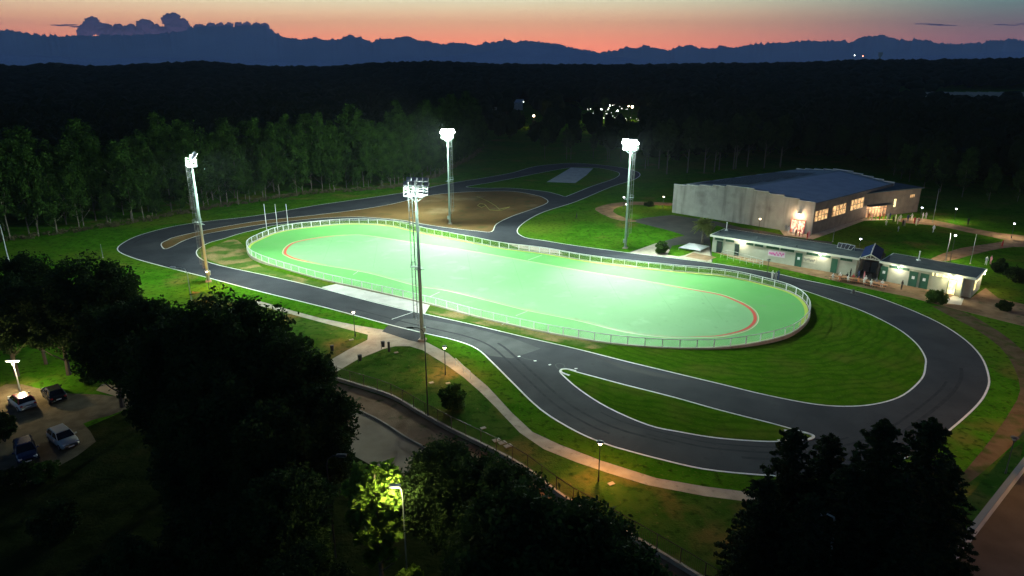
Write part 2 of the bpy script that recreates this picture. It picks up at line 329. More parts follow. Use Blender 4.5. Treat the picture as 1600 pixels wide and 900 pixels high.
# --- footpaths, yards, streets
sheet('entrance_path', [(395,468),(415,473),(455,485),(500,497),(550,507),(590,514),(604,516),(650,533),(665,534),(700,552),(735,581),(762,604),(800,645),(832,675),(875,695),(940,720),(1025,747),(1100,760),(1162,768),(1250,773),(1330,775),(1330,790),(1250,789),(1162,783),(1100,775),(1012,758),(950,739),(900,722),(850,702),(812,676),(775,637),(750,612),(725,590),(700,572),(660,547),(640,541),(618,541),(600,545),(560,561),(524,582),(512,590),(492,585),(512,565),(545,546),(574,531),(575,523),(560,519),(500,503),(415,480),(395,475)], .008, M['concrete'], smooth=0)
sheet('outer_dirt_path', [(1455,478),(1520,512),(1562,542),(1585,575),(1594,610),(1580,640),(1557,675),(1507,737),(1480,760),(1500,765),(1560,716),(1600,678),(1640,640),(1640,600),(1615,565),(1580,532),(1540,505),(1500,485)], .008, mat('worn_dirt_path', (.10, .07, .04), .95, c2=(.15, .11, .07), scale=.6, bump=.5, bscale=9, spec=0, layers=(((.05, .08, .015), .5, .48, .7),)), smooth=2)
sheet('yard_asphalt', [(985,345),(1010,340),(1050,336),(1120,346),(1160,356),(1200,362),(1245,372),(1300,378),(1300,385),(1180,372),(1120,352),(1108,366),(1112,393),(1113,409),(1060,403),(1000,397),(983,394),(1025,380),(1070,368),(1045,360)], .008, M['asphalt_dark'], smooth=0)
sheet('yard_dirt_path', [(930,328),(936,323),(955,318),(990,315),(1050,317),(1050,321),(990,320),(965,324),(958,331),(975,340),(995,345),(985,347),(955,341)], .010, M['dirt'], smooth=2)
sheet('pale_path', [(984,395),(1022,381),(1030,380),(1048,392),(1060,398),(1108,385),(1112,409),(1112,410),(1050,402)], .014, M['concrete'], smooth=0)
sheet('small_lawn', [(1043,398),(1060,401),(1070,399),(1108,383),(1075,381),(1050,384)], .02, M['grass'], smooth=0)
sheet('planting_bed', [(1070,401),(1083,395),(1120,402),(1105,407.5)], .02, M['dirt'], smooth=0)
sheet('clubhouse_terrace', [(1111,393),(1165,408),(1200,415),(1240,424),(1300,438),(1350,450),(1420,464),(1480,480),(1560,500),(1640,520),(1640,485),(1560,466),(1540,450),(1516,466),(1374,437),(1337,431)], .010, M['dirt'], smooth=0)
sheet('porch_paving', [(1490,462),(1506,466),(1502,477),(1470,473)], .016, M['concrete_light'], smooth=0)
sheet('lawn_path', [(1400,344),(1425,340),(1465,345),(1512,355),(1560,364),(1640,374),(1640,396),(1600,386),(1565,388),(1520,398),(1480,408),(1455,404),(1500,388),(1545,381),(1570,375),(1512,363),(1465,353),(1420,349)], .010, M['dirt'], smooth=2)
sheet('hall_paving', [(1215,355),(1267,367),(1345,341),(1400,343),(1350,345),(1310,360),(1270,374),(1225,368)], .012, M['concrete'], smooth=0)
sheet('sidewalk', [(500,583),(509,594),(557,606),(612,624),(655,649),(700,674),(812,731),(880,782),(915,802),(1002,853),(1082,901),(1160,950),(1100,960),(1000,905),(900,845),(800,778),(720,728),(640,686),(612,668),(585,652),(550,636),(528,628),(505,625),(490,600)], .012, M['dirt'], smooth=0)  # brown here also stands for warm lamplight on the paving
sheet('street_asphalt', [(470,600),(500,622),(528,630),(550,638),(585,654),(612,670),(640,688),(720,730),(800,780),(900,847),(1000,907),(1100,962),(900,1010),(700,830),(595,735),(540,705),(490,680),(400,650),(300,640),(190,622),(150,610),(160,600),(300,610)], .008, mat('lamp_warmed_street_surface', (.24, .18, .11), .85, c2=(.31, .24, .16), scale=.4, bump=.3, bscale=20, spec=.25), smooth=0)  # warm lamplight on the street is put into this brown colour
ribbon('street_kerb', WP([(510,624),(528,629),(550,637),(585,653),(612,669),(640,687),(720,729),(800,779),(900,846)]), .18, .13, M['concrete'], closed=False, h=.13)
sheet('car_park_gravel', [(-40,640),(10,600),(60,607),(110,615),(160,617),(215,628),(170,650),(130,662),(150,690),(80,735),(20,760),(-40,740)], .012, mat('gravel', (.11, .085, .05), .95, c2=(.17, .135, .085), scale=.7, bump=.6, bscale=12, spec=.1, layers=(((.06, .05, .03), .3, .55, .7),)), smooth=2)
sheet('right_street_asphalt', [(1700,620),(1602,737),(1476,898),(1420,985),(1700,1100),(1900,800)], .008, mat('brown_street_surface', (.085, .075, .06), .85, c2=(.12, .105, .085), scale=.4, bump=.3, bscale=20, spec=.25), smooth=0)
for q in [(700,599,.3),(776,688,1),(785,692,1),(794,697,1),(955,756,.5),(619,551,.4),(674,598,.4),(549,531,.5),(755,669,.4)]:
    p = P(q[0], q[1]); b = MB(); s_ = .5 + .5 * q[2]; b.box((p.x, p.y, .03), (.8 * s_, .55 * s_, .06), .5); tag(b.build('stone_slab', M['concrete']), 'flat grey stone slab in the grass, %s' % {776: 'first of three by the brown railing', 785: 'middle of three by the brown railing', 794: 'last of three by the brown railing', 955: 'beside the orange lit path lamp', 700: 'near the round bush', 619: 'near the dark post on the path bend', 674: 'below the tall unlit street lamp', 549: 'beside the left path lamp', 755: 'right of the round bush'}[q[0]], 'stone slab')

# ------------------------------------------------------------------ rink
RPX = [(386,388),(390,397),(400,404),(432,416),(497,435),(585,455),(675,476),(745,495),(842,517),(907,529),(952,536),(1002,541),(1059,544),(1115,543.5),(1160,539),(1207,530),(1237,520),(1258,504),(1265,489),(1258,472),(1238,458),(1200,446),(1132,431),(1037,422),(925,409),(850,396),(786,388),(734,378),(657,363),(612,353),(575,350),(540,350),(500,353),(462,357.5),(430,364),(403,375),(390,382)]
RW = smooth_poly([P(a, b) for a, b in RPX], True, 6)
def bank(p):                                # the kerb and outer lane rise round the two ends
    a = max(0, min(1, (p.x - 22) / 16)); b = max(0, min(1, (-42 - p.x) / 8)); t = max(a, b); return .10 + .38 * t * t * (3 - 2 * t)
RB = [P(*proj(p.x, p.y, 0), bank(p)) for p in RW]
INN = [(442,396),(447,386),(462,378),(500,371),(540,367.5),(575,368.5),(650,380),(725,391),(800,404),(912,424),(1000,438),(1075,451),(1125,460),(1155,471),(1175,482),(1184,494),(1182,506),(1167,517),(1137,525),(1105,528),(1040,527.5),(975,519),(900,501),(825,486),(800,480),(700,455),(650,447),(575,427),(500,414),(465,407),(450,402)]
IW = smooth_poly([P(a, b) for a, b in INN], True, 6)
b = MB(); n = len(IW); b.add([(p.x, p.y, .06) for p in IW], [tuple(range(n))]); o = b.build('rink_floor', M['rink']); tag(o, kind='structure')
if o.data.polygons[0].normal.z < 0: o.data.flip_normals()
# outer lane: bridge the two outlines by matching angle about the long axis
def resample(pts, n, start=0):
    L = [0]
    for i in range(len(pts)): L.append(L[-1] + (pts[(i + 1) % len(pts)] - pts[i]).length)
    out = []
    for k in range(n):
        t = (L[-1] * k / n + start) % L[-1]
        i = max(j for j in range(len(L) - 1) if L[j] <= t); f = (t - L[i]) / max(1e-6, L[i + 1] - L[i]); out.append(pts[i].lerp(pts[(i + 1) % len(pts)], f))
    return out
NO = 240; RO = resample(RB, NO)
def nearest_mono(outer, inner):
    inn = resample(inner, 960); res = []
    idx = min(range(960), key=lambda j: (inn[j] - outer[0]).length); res.append(inn[idx]); tot = 0
    for q in outer[1:]:
        best = min(range(0, 24), key=lambda s: (inn[(idx + s) % 960] - q).length)
        idx = (idx + best) % 960; res.append(inn[idx])
    return res
# make both run the same way
def area(pts): return sum(pts[i - 1].x * pts[i].y - pts[i].x * pts[i - 1].y for i in range(len(pts)))
if area(RO) * area(IW) < 0: IW.reverse()
NI = nearest_mono(RO, IW)
b = MB(); vs = []
for q, w in zip(RO, NI):
    for k in range(5):
        t = k / 4; zz = .056 + (q.z - .03 - .056) * t ** 2.2
        vs.append((w.x + (q.x - w.x) * t, w.y + (q.y - w.y) * t, zz))
b.add(vs, [(5 * i + k, 5 * i + k + 1, 5 * ((i + 1) % NO) + k + 1, 5 * ((i + 1) % NO) + k) for i in range(NO) for k in range(4)])
o = b.build('rink_outer_lane', M['rink_outer'], smooth=True); tag(o, kind='structure')
if sum(f.normal.z for f in o.data.polygons) < 0: o.data.flip_normals()
cen = sum(IW, Vector()) / len(IW)
def inset(pts, d):
    out = []; n = len(pts); s = 1 if area(pts) > 0 else -1
    for i in range(n):
        t = pts[(i + 1) % n] - pts[i - 1]; t.z = 0; t.normalize(); out.append(pts[i] + Vector((-t.y, t.x, 0)) * d * s)
    return out
ribbon('rink_cream_line', inset(IW, -.05), .14, .074, M['cream'], smooth=0)
xs = [p.x for p in IW]; xmn, xmx = min(xs), max(xs); ii = inset(IW, .42)
def redw(t):
    p = ii[int(t * len(ii)) % len(ii)]; e = max((p.x - (xmx - 13)) / 13, ((xmn + 12) - p.x) / 12, 0); return .05 + .48 * min(1, e) ** .7
ribbon('rink_red_line', ii, .3, .070, M['red'], smooth=0, wf=redw)
for a, c in [((824,487),(806,494)),((687,457),(672,464)),((847,399),(825,407)),((796,503),(784,508)),((560,424),(552,430))]:
    ribbon('rink_cross_line', [P(*a), P(*c)], .10, .085, M['line'], closed=False, smooth=0)
ribbon('rink_kerb', RB, .24, lambda p: bank(p) + .06, M['concrete'], smooth=0, h=.55)
RBi = inset(RB, .42)
yk = [p for p in RBi]
ribbon('rink_yellow_kerb_line', [p for p in yk if 0 == 0], .22, lambda p: bank(p) + .012, M['yellow'], smooth=0, wf=lambda t: (.55 if (RBi[int(t * len(RBi)) % len(RBi)].y > 92 + .45 * (40 - RBi[int(t * len(RBi)) % len(RBi)].x)) else .05))
# fence round the rink
ow = smooth_poly([P(a_, b_) for a_, b_ in OUTER], True, 4)
if True:
    for (d_, f0, f1, w_) in ((2.2, .02, .16, .32), (3.1, .05, .2, .25), (2.8, .58, .72, .4), (4.0, .60, .76, .3), (2.0, .78, .92, .3), (3.4, .74, .86, .35), (5.0, .66, .8, .22), (2.4, .40, .52, .3)):
        oi = inset(ow, d_); n_ = len(oi); seg_ = oi[int(n_ * f0):int(n_ * f1)]
        ribbon('tyre_mark', seg_, w_, .0128, M['rubber'], closed=False, smooth=0)
for (a_, b_) in (((1080, 601), (1030, 640)), ((1455, 560), (1545, 575)), ((760, 512), (700, 530)), ((420, 432), (380, 447)), ((1260, 633), (1180, 742)), ((560, 311), (575, 327)), ((905, 548), (880, 577))):
    ribbon('road_joint', [P(*a_), lerp_(P(*a_), P(*b_), .5) + Vector((rnd.uniform(-.3, .3), 0, 0)), P(*b_)], .07, .0132, M['asphalt_seam'], closed=False, smooth=0)
for k in range(9):
    a_ = P(520 + 70 * k, 372 + 8 * k); b_ = P(505 + 78 * k, 408 + 11.5 * k)
    ribbon('rink_joint', [a_, b_], .035, .064, M['rinkjoint'], closed=False, smooth=0)
fence = thing('rink_fence', 'white metal railing with mesh panels running right round the green rink', 'fence', (0, 95, 0))
NP_ = 116; FP = resample(RB, NP_)
order = sorted(range(NP_), key=lambda i: FP[i].y)
rest = MB(); FH = 1.18
for rank, i in enumerate(order):
    p = FP[i]; z0 = bank(p) + .05
    mb = MB() if rank < 99 else rest
    ang = math.atan2(FP[(i + 1) % NP_].y - FP[i - 1].y, FP[(i + 1) % NP_].x - FP[i - 1].x)
    mb.box((p.x, p.y, z0 + FH / 2), (.11, .11, FH), ang)
    if rank < 99: mb.build('post', M['white'], fence, world=True)
tag(rest.build('post', M['white'], fence, world=True), kind='stuff')
FR = resample(RB, 320)
b = MB(); pr = [(p.x, p.y, bank(p) + .05 + FH) for p in FR]; b.tube(pr + [pr[0]], .055, 6); b.build('top_rail', M['white'], fence, world=True)
b = MB(); pr = [(p.x, p.y, bank(p) + .16) for p in FR]; b.tube(pr + [pr[0]], .03, 5); b.build('bottom_rail', M['white'], fence, world=True)
mesh_m = mat('white_wire_mesh', (.75, .78, .78), .5); t = mesh_m.node_tree; bs = t.nodes['Principled BSDF']
uvn = t.nodes.new('ShaderNodeUVMap'); mp = t.nodes.new('ShaderNodeMapping'); t.links.new(uvn.outputs[0], mp.inputs[0]); sp_ = t.nodes.new('ShaderNodeSeparateXYZ'); t.links.new(mp.outputs[0], sp_.inputs[0])
def band(sock, period, frac):
    a = t.nodes.new('ShaderNodeMath'); a.operation = 'MULTIPLY'; a.inputs[1].default_value = 1 / period; t.links.new(sock, a.inputs[0])
    f = t.nodes.new('ShaderNodeMath'); f.operation = 'FRACT'; t.links.new(a.outputs[0], f.inputs[0])
    g_ = t.nodes.new('ShaderNodeMath'); g_.operation = 'LESS_THAN'; g_.inputs[1].default_value = frac; t.links.new(f.outputs[0], g_.inputs[0]); return g_.outputs[0]
mxx = t.nodes.new('ShaderNodeMath'); mxx.operation = 'MAXIMUM'; t.links.new(band(sp_.outputs[0], .12, .05), mxx.inputs[0]); t.links.new(band(sp_.outputs[1], .12, .05), mxx.inputs[1])
t.links.new(mxx.outputs[0], bs.inputs['Alpha'])
b = MB(); n = len(FR)
for p in FR: z0 = bank(p) + .16; b.v += [(p.x, p.y, z0), (p.x, p.y, z0 + FH - .14)]
b.f = [(2 * i, 2 * ((i + 1) % n), 2 * ((i + 1) % n) + 1, 2 * i + 1) for i in range(n)]; b.m = [0] * n
o = b.build('mesh_panel', mesh_m, fence, world=True); uv = o.data.uv_layers.new(name='UVMap'); seg = 266.6 / n
for i, pl in enumerate(o.data.polygons):
    for li, (uu, vv) in zip(pl.loop_indices, ((i * seg, 0), ((i + 1) * seg, 0), ((i + 1) * seg, 1.04), (i * seg, 1.04))): uv.data[li].uv = (uu, vv)

# ------------------------------------------------------------------ flood masts
lens_m = mat('floodlight_lens', (1, 1, 1), .3, emit=(.95, .98, 1), estr=60)
def spot(name, loc, to, w, ang=120, blend=.6, colr=LIGHT_FLOOD, rad=.35, parent=None):
    L = bpy.data.lights.new(name, 'SPOT'); L.energy = w; L.spot_size = R(ang); L.spot_blend = blend; L.color = colr; L.shadow_soft_size = rad
    o = bpy.data.objects.new(name, L); col.objects.link(o); d = Vector(to) - Vector(loc); q = d.to_track_quat('-Z', 'Y'); o.rotation_euler = q.to_euler()
    o.location = loc
    return o
def point(name, loc, w, colr, rad=.12):
    L = bpy.data.lights.new(name, 'POINT'); L.energy = w; L.color = colr; L.shadow_soft_size = rad
    o = bpy.data.objects.new(name, L); col.objects.link(o); o.location = loc; return o
masts = [((326, 440), 240, (-22, 130), 'near the left hairpin', 1, [(-38, 130, 32), (-20, 122, 22), (-66, 130, 13), (-64, 112, 17)], 4500),
         ((703, 350), 205, (-10, 125), 'standing on the brown infield', -1, [(-36, 134, 80), (2, 122, 50), (-18, 184, 14), (-58, 184, 85)], 3800),
         ((977, 388), 218, (10, 108), 'on the far lawn before the hall', 1, [(-2, 118, 38), (38, 99, 82), (16, 156, 34)], 3800),
         ((660, 532), 278, (-5, 115), 'beside the entrance path, nearest the camera', -1, [(-30, 126, 20), (16, 104, 40)], 2600)]
for (bp_, ty, aim, wh, side, spots, headw) in masts:
    B0 = P(*bp_); HT = 22.1
    t = thing('floodlight_mast', 'tall lit floodlight mast with caged ladder, %s' % wh, 'floodlight mast', B0, 0, 'floodlight masts round the rink')
    a = math.atan2(aim[1] - B0.y, aim[0] - B0.x)
    MB().cyl((0, 0, 0), (0, 0, HT - 1.6), .27, .17, 16).build('pole', M['mast'], t, smooth=True)
    MB().box((0, 0, .12), (.95, .95, .24), a).build('base_plate', M['concrete'], t)
    # ladder with safety cage on the side seen in the photo
    lx = -.52 if bp_[0] in (326, 660) else .52
    lad = MB()
    for s_ in (-.2, .2): lad.box((lx, s_, HT / 2 + .6), (.05, .05, HT - 3.6))
    z = 2.5
    while z < HT - 1.3: lad.box((lx, 0, z), (.04, .4, .035)); z += .33
    z = 3
    while z < HT - 2: lad.box((lx / 2, 0, z), (abs(lx), .05, .05)); z += 2.5
    lad.build('ladder', M['dullsteel'], t)
    cg = MB(); z = 3.2; sx = 1 if lx > 0 else -1
    while z < HT - 1.6:
        ring = [(lx + sx * (.36 - .36 * math.cos(q)) , .34 * math.sin(q) * 1.0, z) for q in [k * math.pi / 6 + 0 for k in range(-5, 6)]]
        ring = [(lx + sx * .26 * (1 + math.cos(q)), .30 * math.sin(q), z) for q in [k * math.pi / 5 for k in range(-4, 5)]]
        cg.tube(ring, .018, 4); z += 1.0
    for q in (-.9, 0, .9): cg.cyl((lx + sx * .26 * (1 + math.cos(q)), .30 * math.sin(q), 3.2), (lx + sx * .26 * (1 + math.cos(q)), .30 * math.sin(q), HT - 1.6), .02, .02, 4)
    cg.build('safety_cage', M['dullsteel'], t)
    # mid rest platform and brackets
    mp_ = MB(); mp_.box((lx * .9, 0, 10.6), (1.3, .9, .06)); mp_.box((lx * .9, .45, 11.1), (1.3, .04, .04)); mp_.box((lx * .9, -.45, 11.1), (1.3, .04, .04))
    for s_ in (-.6, 0, .6):
        for y_ in (-.45, .45): mp_.box((lx * .9 + s_, y_, 10.85), (.04, .04, .5))
    mp_.box((0, 0, 10.3), (.75, .75, .1)); mp_.cyl((-.75, 0, 10.2), (.75, 0, 10.2), .04); mp_.build('rest_platform', M['mast'], t)
    # basket
    ca, sa = math.cos(a - math.pi / 2), math.sin(a - math.pi / 2)
    rotz = a - math.pi / 2
    bk = MB(); zb = HT - 2.0
    def W(x, y, z): return (x * ca - y * sa, x * sa + y * ca, z)
    bk.box(W(0, 0, zb), (2.7, 1.5, .08), rotz)
    for zz in (.45, .8, 1.15):
        for y_ in (-.75, .75): bk.box(W(0, y_, zb + zz), (2.7, .05, .05), rotz)
        for x_ in (-1.35, 1.35): bk.box(W(x_, 0, zb + zz), (.05, 1.5, .05), rotz)
    for x_ in (-1.35, -.68, 0, .68, 1.35):
        for y_ in (-.75, .75): bk.box(W(x_, y_, zb + .6), (.05, .05, 1.2), rotz)
    bk.cyl((0, 0, zb - 1), (0, 0, zb + 1.9), .14, .12, 8)
    for x_ in (-1.2, 1.2): bk.cyl(W(0, 0, zb - .9), W(x_, 0, zb), .05, .05, 5)
    bk.build('basket', M['galv'], t)
    ar = MB(); ar.box(W(0, 0, zb + 1.25), (3.3, .12, .12), rotz); ar.box(W(0, .45, zb + 1.7), (2.9, .12, .12), rotz); ar.box(W(0, .22, zb + 1.48), (.1, .6, .1), rotz); ar.build('crossarm', M['galv'], t)
    for k in range(8):
        row = k // 4; x_ = (-1.4 + 2.8 * (k % 4) / 3) if row == 0 else (-1.15 + 2.3 * (k % 4) / 3); y_ = .28 if row == 0 else .72; zc = zb + (1.45 if row == 0 else 1.95)
        Mx = Matrix.Rotation(R(-(32 if row == 0 else 24)), 3, 'X')
        fl = MB(); fl.box(W(x_, y_, zc), (.62, .30, .50), rotz, M=Mx); fl.box(W(x_, y_ - .2, zc), (.3, .16, .3), rotz, M=Mx); fl.box(W(x_, y_ - .05, zc - .3), (.7, .06, .06), rotz)
        fo = fl.build('floodlight', M['floodbody'], t)
        ff = Mx @ Vector((0, .162, 0))
        ln = MB(); ln.box(W(x_ + ff.x, y_ + ff.y, zc + ff.z), (.54, .02, .42), rotz, M=Mx); ln.build('lens', lens_m, fo)
    hd = Vector(W(0, 1.25, zb + 1.55)) + B0
    for s_ in spots: spot('flood_beam', hd if s_[2] not in (34, 13, 17, 85, 14) else Vector(W(0, -.6, zb + 2.3)) + B0, (s_[0], s_[1], 0), s_[2] * 1000, ang=125)
    point('mast_head_glow', Vector(W(0, 1.3, zb + .5)) + B0, headw, LIGHT_FLOOD, .5)
    point('mast_head_glow', Vector(W(-.9, -1.5, zb - .3)) + B0, 700, LIGHT_FLOOD, .3)
    MB().box((-.28 * (1 if lx > 0 else -1), -.1, 1.6), (.5, .35, .8)).build('switch_box', M['mast'], t)

# ------------------------------------------------------------------ path lamps
WARM = (1, .62, .28); ORANGE = (1, .42, .10); NEUT = (1, .84, .56); COOL = (.9, .96, 1)
def bulb_mat(name, c, s): return mat(name, (1, 1, 1), .3, emit=c, estr=s)
bm_ = {'warm': (bulb_mat('warm_bulb', (1, .8, .55), 12), (1, .55, .22)), 'orange': (bulb_mat('orange_bulb', (1, .75, .45), 12), ORANGE), 'cool': (bulb_mat('cool_bulb', (.95, .97, 1), 14), NEUT), 'off': (mat('unlit_lamp_glass', (.5, .5, .48), .3), None)}
def path_lamp(px, py, h, kind, w, label, group='lantern lamps along the footpaths'):
    B0 = P(px, py); t = thing('path_lamp', label, 'lamp', B0, 0, group)
    p = MB(); p.cyl((0, 0, 0), (0, 0, .5), .09, .07, 8); p.cyl((0, 0, .5), (0, 0, h - .35), .05, .04, 8); p.build('pole', M['darkmetal'], t)
    p = MB(); p.lathe([(.02, h - .40), (.16, h - .34), (.17, h - .30)], n=12); p.lathe([(.34, h - .03), (.30, h + .02), (.1, h + .07), (.0, h + .08)], n=12); p.lathe([(.34, h - .03), (.0, h - .02)], n=12)
    for k in range(4): q = k * math.pi / 2; p.cyl((.16 * math.cos(q), .16 * math.sin(q), h - .32), (.28 * math.cos(q), .28 * math.sin(q), h), .012, .012, 4)
    p.build('lamp_cap', M['darkmetal'], t)
    m, c = bm_[kind]; p = MB(); p.lathe([(0, h - .31), (.14, h - .29), (.20, h - .16), (.23, h - .05), (0, h - .045)], n=12); p.build('lamp_glass', m, t, smooth=True)
    if c:
        o = point('path_lamp_light', B0 + Vector((.08, .32, h - .36)), w, c, .08)
    return t
path_lamp(555, 526, 3.8, 'warm', 900, 'lit lantern on a dark pole left of the entrance path, between path and circuit')
path_lamp(696, 586, 3.8, 'warm', 900, 'lit lantern on a dark pole above the round bush beside the path')
path_lamp(935, 752, 4.1, 'orange', 1500, 'orange glowing lantern on a dark pole over the long curving path')
path_lamp(327, 452, 3.3, 'orange', 1200, 'lit lantern at the foot of the left floodlight mast')
path_lamp(974, 326, 3.2, 'cool', 420, 'small lit lantern left of the far lawn mast, upper one')
path_lamp(978, 338, 3.2, 'cool', 420, 'small lit lantern right behind the far lawn mast, lower one')
path_lamp(1036, 324, 3.0, 'warm', 520, 'small lit lantern near the left corner of the hall')
path_lamp(1185, 364, 3.4, 'warm', 420, 'lit lantern between hall wall and clubhouse roof')
path_lamp(1437, 345, 3.4, 'cool', 900, 'lit lantern beside the crowd at the hall entrance')
path_lamp(1490, 347, 3.4, 'cool', 900, 'lit lantern on the far bank right of the hall')
path_lamp(1580, 372, 3.4, 'cool', 900, 'lit lantern where the lawn path reaches the right edge')
path_lamp(1484, 411, 5.6, 'cool', 2300, 'tall lit lantern behind the clubhouse, over the lawn')
path_lamp(1340, 402, 3.9, 'cool', 260, 'lit lantern just behind the clubhouse roof frame')
path_lamp(1571, 740, 3.8, 'off', 0, 'unlit lantern by the dirt path near the right wall')
path_lamp(1198, 434, 3.4, 'off', 0, 'unlit lantern on the circuit verge before the clubhouse')

def street_lamp(px, py, h, arm, label, lit=None, w=0, r=.07, rz=0, group=None, m='galv', base=None, double=False):
    B0 = base if base is not None else P(px, py)
    t = thing('street_lamp', label, 'street lamp', B0, rz, group)
    p = MB(); p.tube([(0, 0, 0), (0, 0, h * .3), (0, 0, h - .8), (arm * .12, 0, h - .25), (arm * .45, 0, h)], [r * 1.4, r * 1.2, r * .8, r * .7, r * .6], 8); p.cyl((arm * .45, 0, h), (arm * .8, 0, h + .02), r * .6, r * .6)
    if double: p.cyl((0, 0, h - .8), (-arm * .8, 0, h + .02), r * .6, r * .6)
    p.build('pole', M[m], t)
    for s_ in ((1, -1) if double else (1,)):
        p = MB(); p.box((s_ * arm * .95, 0, h + .03), (.75, .3, .13)); p.box((s_ * arm * .95, 0, h + .11), (.6, .2, .06)); hd = p.build('lamp_head', M[m], t)
        p = MB(); p.box((s_ * (arm * .95 + .08), 0, h - .05), (.5, .22, .04)); p.build('lamp_glass', lit[0] if lit else bm_['off'][0], hd)
    if lit:
        q = Matrix.Rotation(rz, 3, 'Z') @ Vector((arm * .95, -.12 if not double else -.35, h - .28)); point('street_lamp_light', B0 + q, w, lit[1], .12)
    return t
street_lamp(669, 655, 10.5, -1.5, 'very tall thin unlit street lamp on the verge before the round bush', r=.06, m='darkmetal')
street_lamp(1303, 900, 9, -1.4, 'tall bent unlit street lamp before the dark conifers', r=.09, rz=.0, base=P(1308, 803, 9) - Vector((0, 0, 9)), m='galv')
street_lamp(296, 455, 9, -2.0, 'tall thin unlit street lamp rising beside the left floodlight mast', r=.05, base=P(291, 418, 9) - Vector((0, 0, 9)))
street_lamp(0, 0, 9, -1.6, 'bent unlit street lamp at the left edge before the wood', r=.08, base=P(3, 363, 7) - Vector((0, 0, 7)))
street_lamp(515, 800, 9, 1.2, 'unlit street lamp standing in the dark by the big trees', r=.06, base=P(509, 712, 9) - Vector((0, 0, 9)), m='darkmetal')
street_lamp(32, 612, 3.9, .42, 'lit double headed lamp behind the car park cars', lit=(bm_['cool'][0], (1, .78, .40)), w=1700, r=.06, double=True, m='galv')
LT = P(628, 760, 9.5)
street_lamp(0, 0, 9.5, -.5, 'lit street lamp half hidden inside the leafy tree', lit=(bm_['cool'][0], (1, .90, .38)), w=850, r=.045, base=Vector((LT.x, LT.y, 0)))
street_lamp(0, 0, 9, 1.6, 'sodium street lamp over the road beyond the right wall', lit=(bm_['orange'][0], (1, .48, .14)), w=11000, r=.09, base=P(1830, 760))
# ------------------------------------------------------------------ railing on low wall (bottom)
RL = [(507,589),(557,604),(612,622),(655,647),(700,672),(757,700),(812,729),(846,754),(880,780),(915,801),(1002,851),(1082,899),(1160,948),(1230,990)]
rl = [P(a, b) for a, b in RL]
railing = thing('railing_wall', 'brown steel railing on a low concrete wall curving along the sidewalk', 'railing', rl[0])
def open_resample(pts, step):
    L = [0]
    for i in range(len(pts) - 1): L.append(L[-1] + (pts[i + 1] - pts[i]).length)
    n = int(L[-1] / step); out = []
    for k in range(n + 1):
        t_ = L[-1] * k / n; i = max(j for j in range(len(pts) - 1) if L[j] <= t_ + 1e-9); out.append(pts[i].lerp(pts[i + 1], (t_ - L[i]) / (L[i + 1] - L[i])))
    return out
def wall_strip(pts, w, z0, z1):
    b = MB(); n = len(pts); vs = []
    for i, p in enumerate(pts):
        d = (pts[min(i + 1, n - 1)] - pts[max(i - 1, 0)]); d.z = 0; d.normalize(); nn = Vector((-d.y, d.x, 0)) * w / 2
        for q, z in ((p - nn, z0), (p + nn, z0), (p + nn, z1), (p - nn, z1)): vs.append((q.x, q.y, z))
    fs = [(4 * i + k, 4 * i + 4 + k, 4 * i + 4 + (k + 1) % 4, 4 * i + (k + 1) % 4) for i in range(n - 1) for k in range(4)] + [(0, 1, 2, 3), (4 * n - 1, 4 * n - 2, 4 * n - 3, 4 * n - 4)]
    b.add(vs, fs); return b
rs = smooth_poly(rl, False, 3)
wall_strip(rs, .25, 0, .42).build('low_wall', M['concrete'], railing, world=True)
pp = open_resample(rs, 2.1)
for p in pp: MB().box((p.x, p.y, 1.1), (.07, .07, 1.4)).build('post', M['brownmetal'], railing, world=True)
MB().tube([(p.x, p.y, 1.78) for p in pp], .035, 5).build('top_rail', M['brownmetal'], railing, world=True)
MB().tube([(p.x, p.y, .56) for p in pp], .02, 4).build('bottom_rail', M['brownmetal'], railing, world=True)
b = MB()
for p in open_resample(rs, .17): b.box((p.x, p.y, 1.17), (.018, .018, 1.2))
b.build('bars', M['brownmetal'], railing, world=True)
p = P(507, 590); MB().box((p.x - .1, p.y + .15, 1.0), (.35, .35, 2.0)).build('gate_pillar', M['brownmetal'], railing, world=True)
# handrail by path
hr = thing('handrail', 'short light handrail beside the path under the lantern', 'handrail', P(712, 560))
q0, q1, q2 = P(712, 571), P(724, 583), P(735, 592)
b = MB(); b.tube([(q.x, q.y, 1.0) for q in (q0, q1, q2)], .03, 6); b.tube([(q.x, q.y, .5) for q in (q0, q1, q2)], .02, 5); b.build('rail', M['galv'], hr, world=True)
for q in (q0, q1, q2): MB().cyl((q.x, q.y, 0), (q.x, q.y, 1.0), .03).build('post', M['galv'], hr, world=True)
# bins and bollards
def bin_(px, py, label, h=1.0):
    B0 = P(px, py); t = thing('litter_bin', label, 'litter bin', B0, rnd.random(), 'dark litter bins along the entrance path')
    b = MB(); b.cyl((0, 0, 0), (0, 0, h + .15), .035, .035); b.build('post', M['darkmetal'], t)
    b = MB(); b.lathe([(.0, .3), (.19, .3), (.24, h), (.21, h), (.17, .36), (0, .35)], (.26, 0, 0), 14); b.build('bucket', M['darkmetal'], t)
    b = MB(); b.lathe([(.25, h + .02), (.25, h + .05), (.0, h + .12)], (.26, 0, 0), 14); b.build('lid', M['darkmetal'], t)
bin_(596, 545, 'dark litter bin on the bend of the entrance path, left of the post'); bin_(560, 567, 'dark litter bin on the grass edge below the path fork'); bin_(517, 552, 'small dark bin in the lawn left of the path')
b = MB(); b.cyl((0, 0, 0), (0, 0, 1.3), .16, .16, 10); b.cyl((0, 0, 1.3), (0, 0, 1.36), .18, .14, 10); o = b.build('bollard', M['darkmetal']); o.location = P(608, 549); tag(o, 'dark round post on the path bend, right of the litter bin', 'bollard')
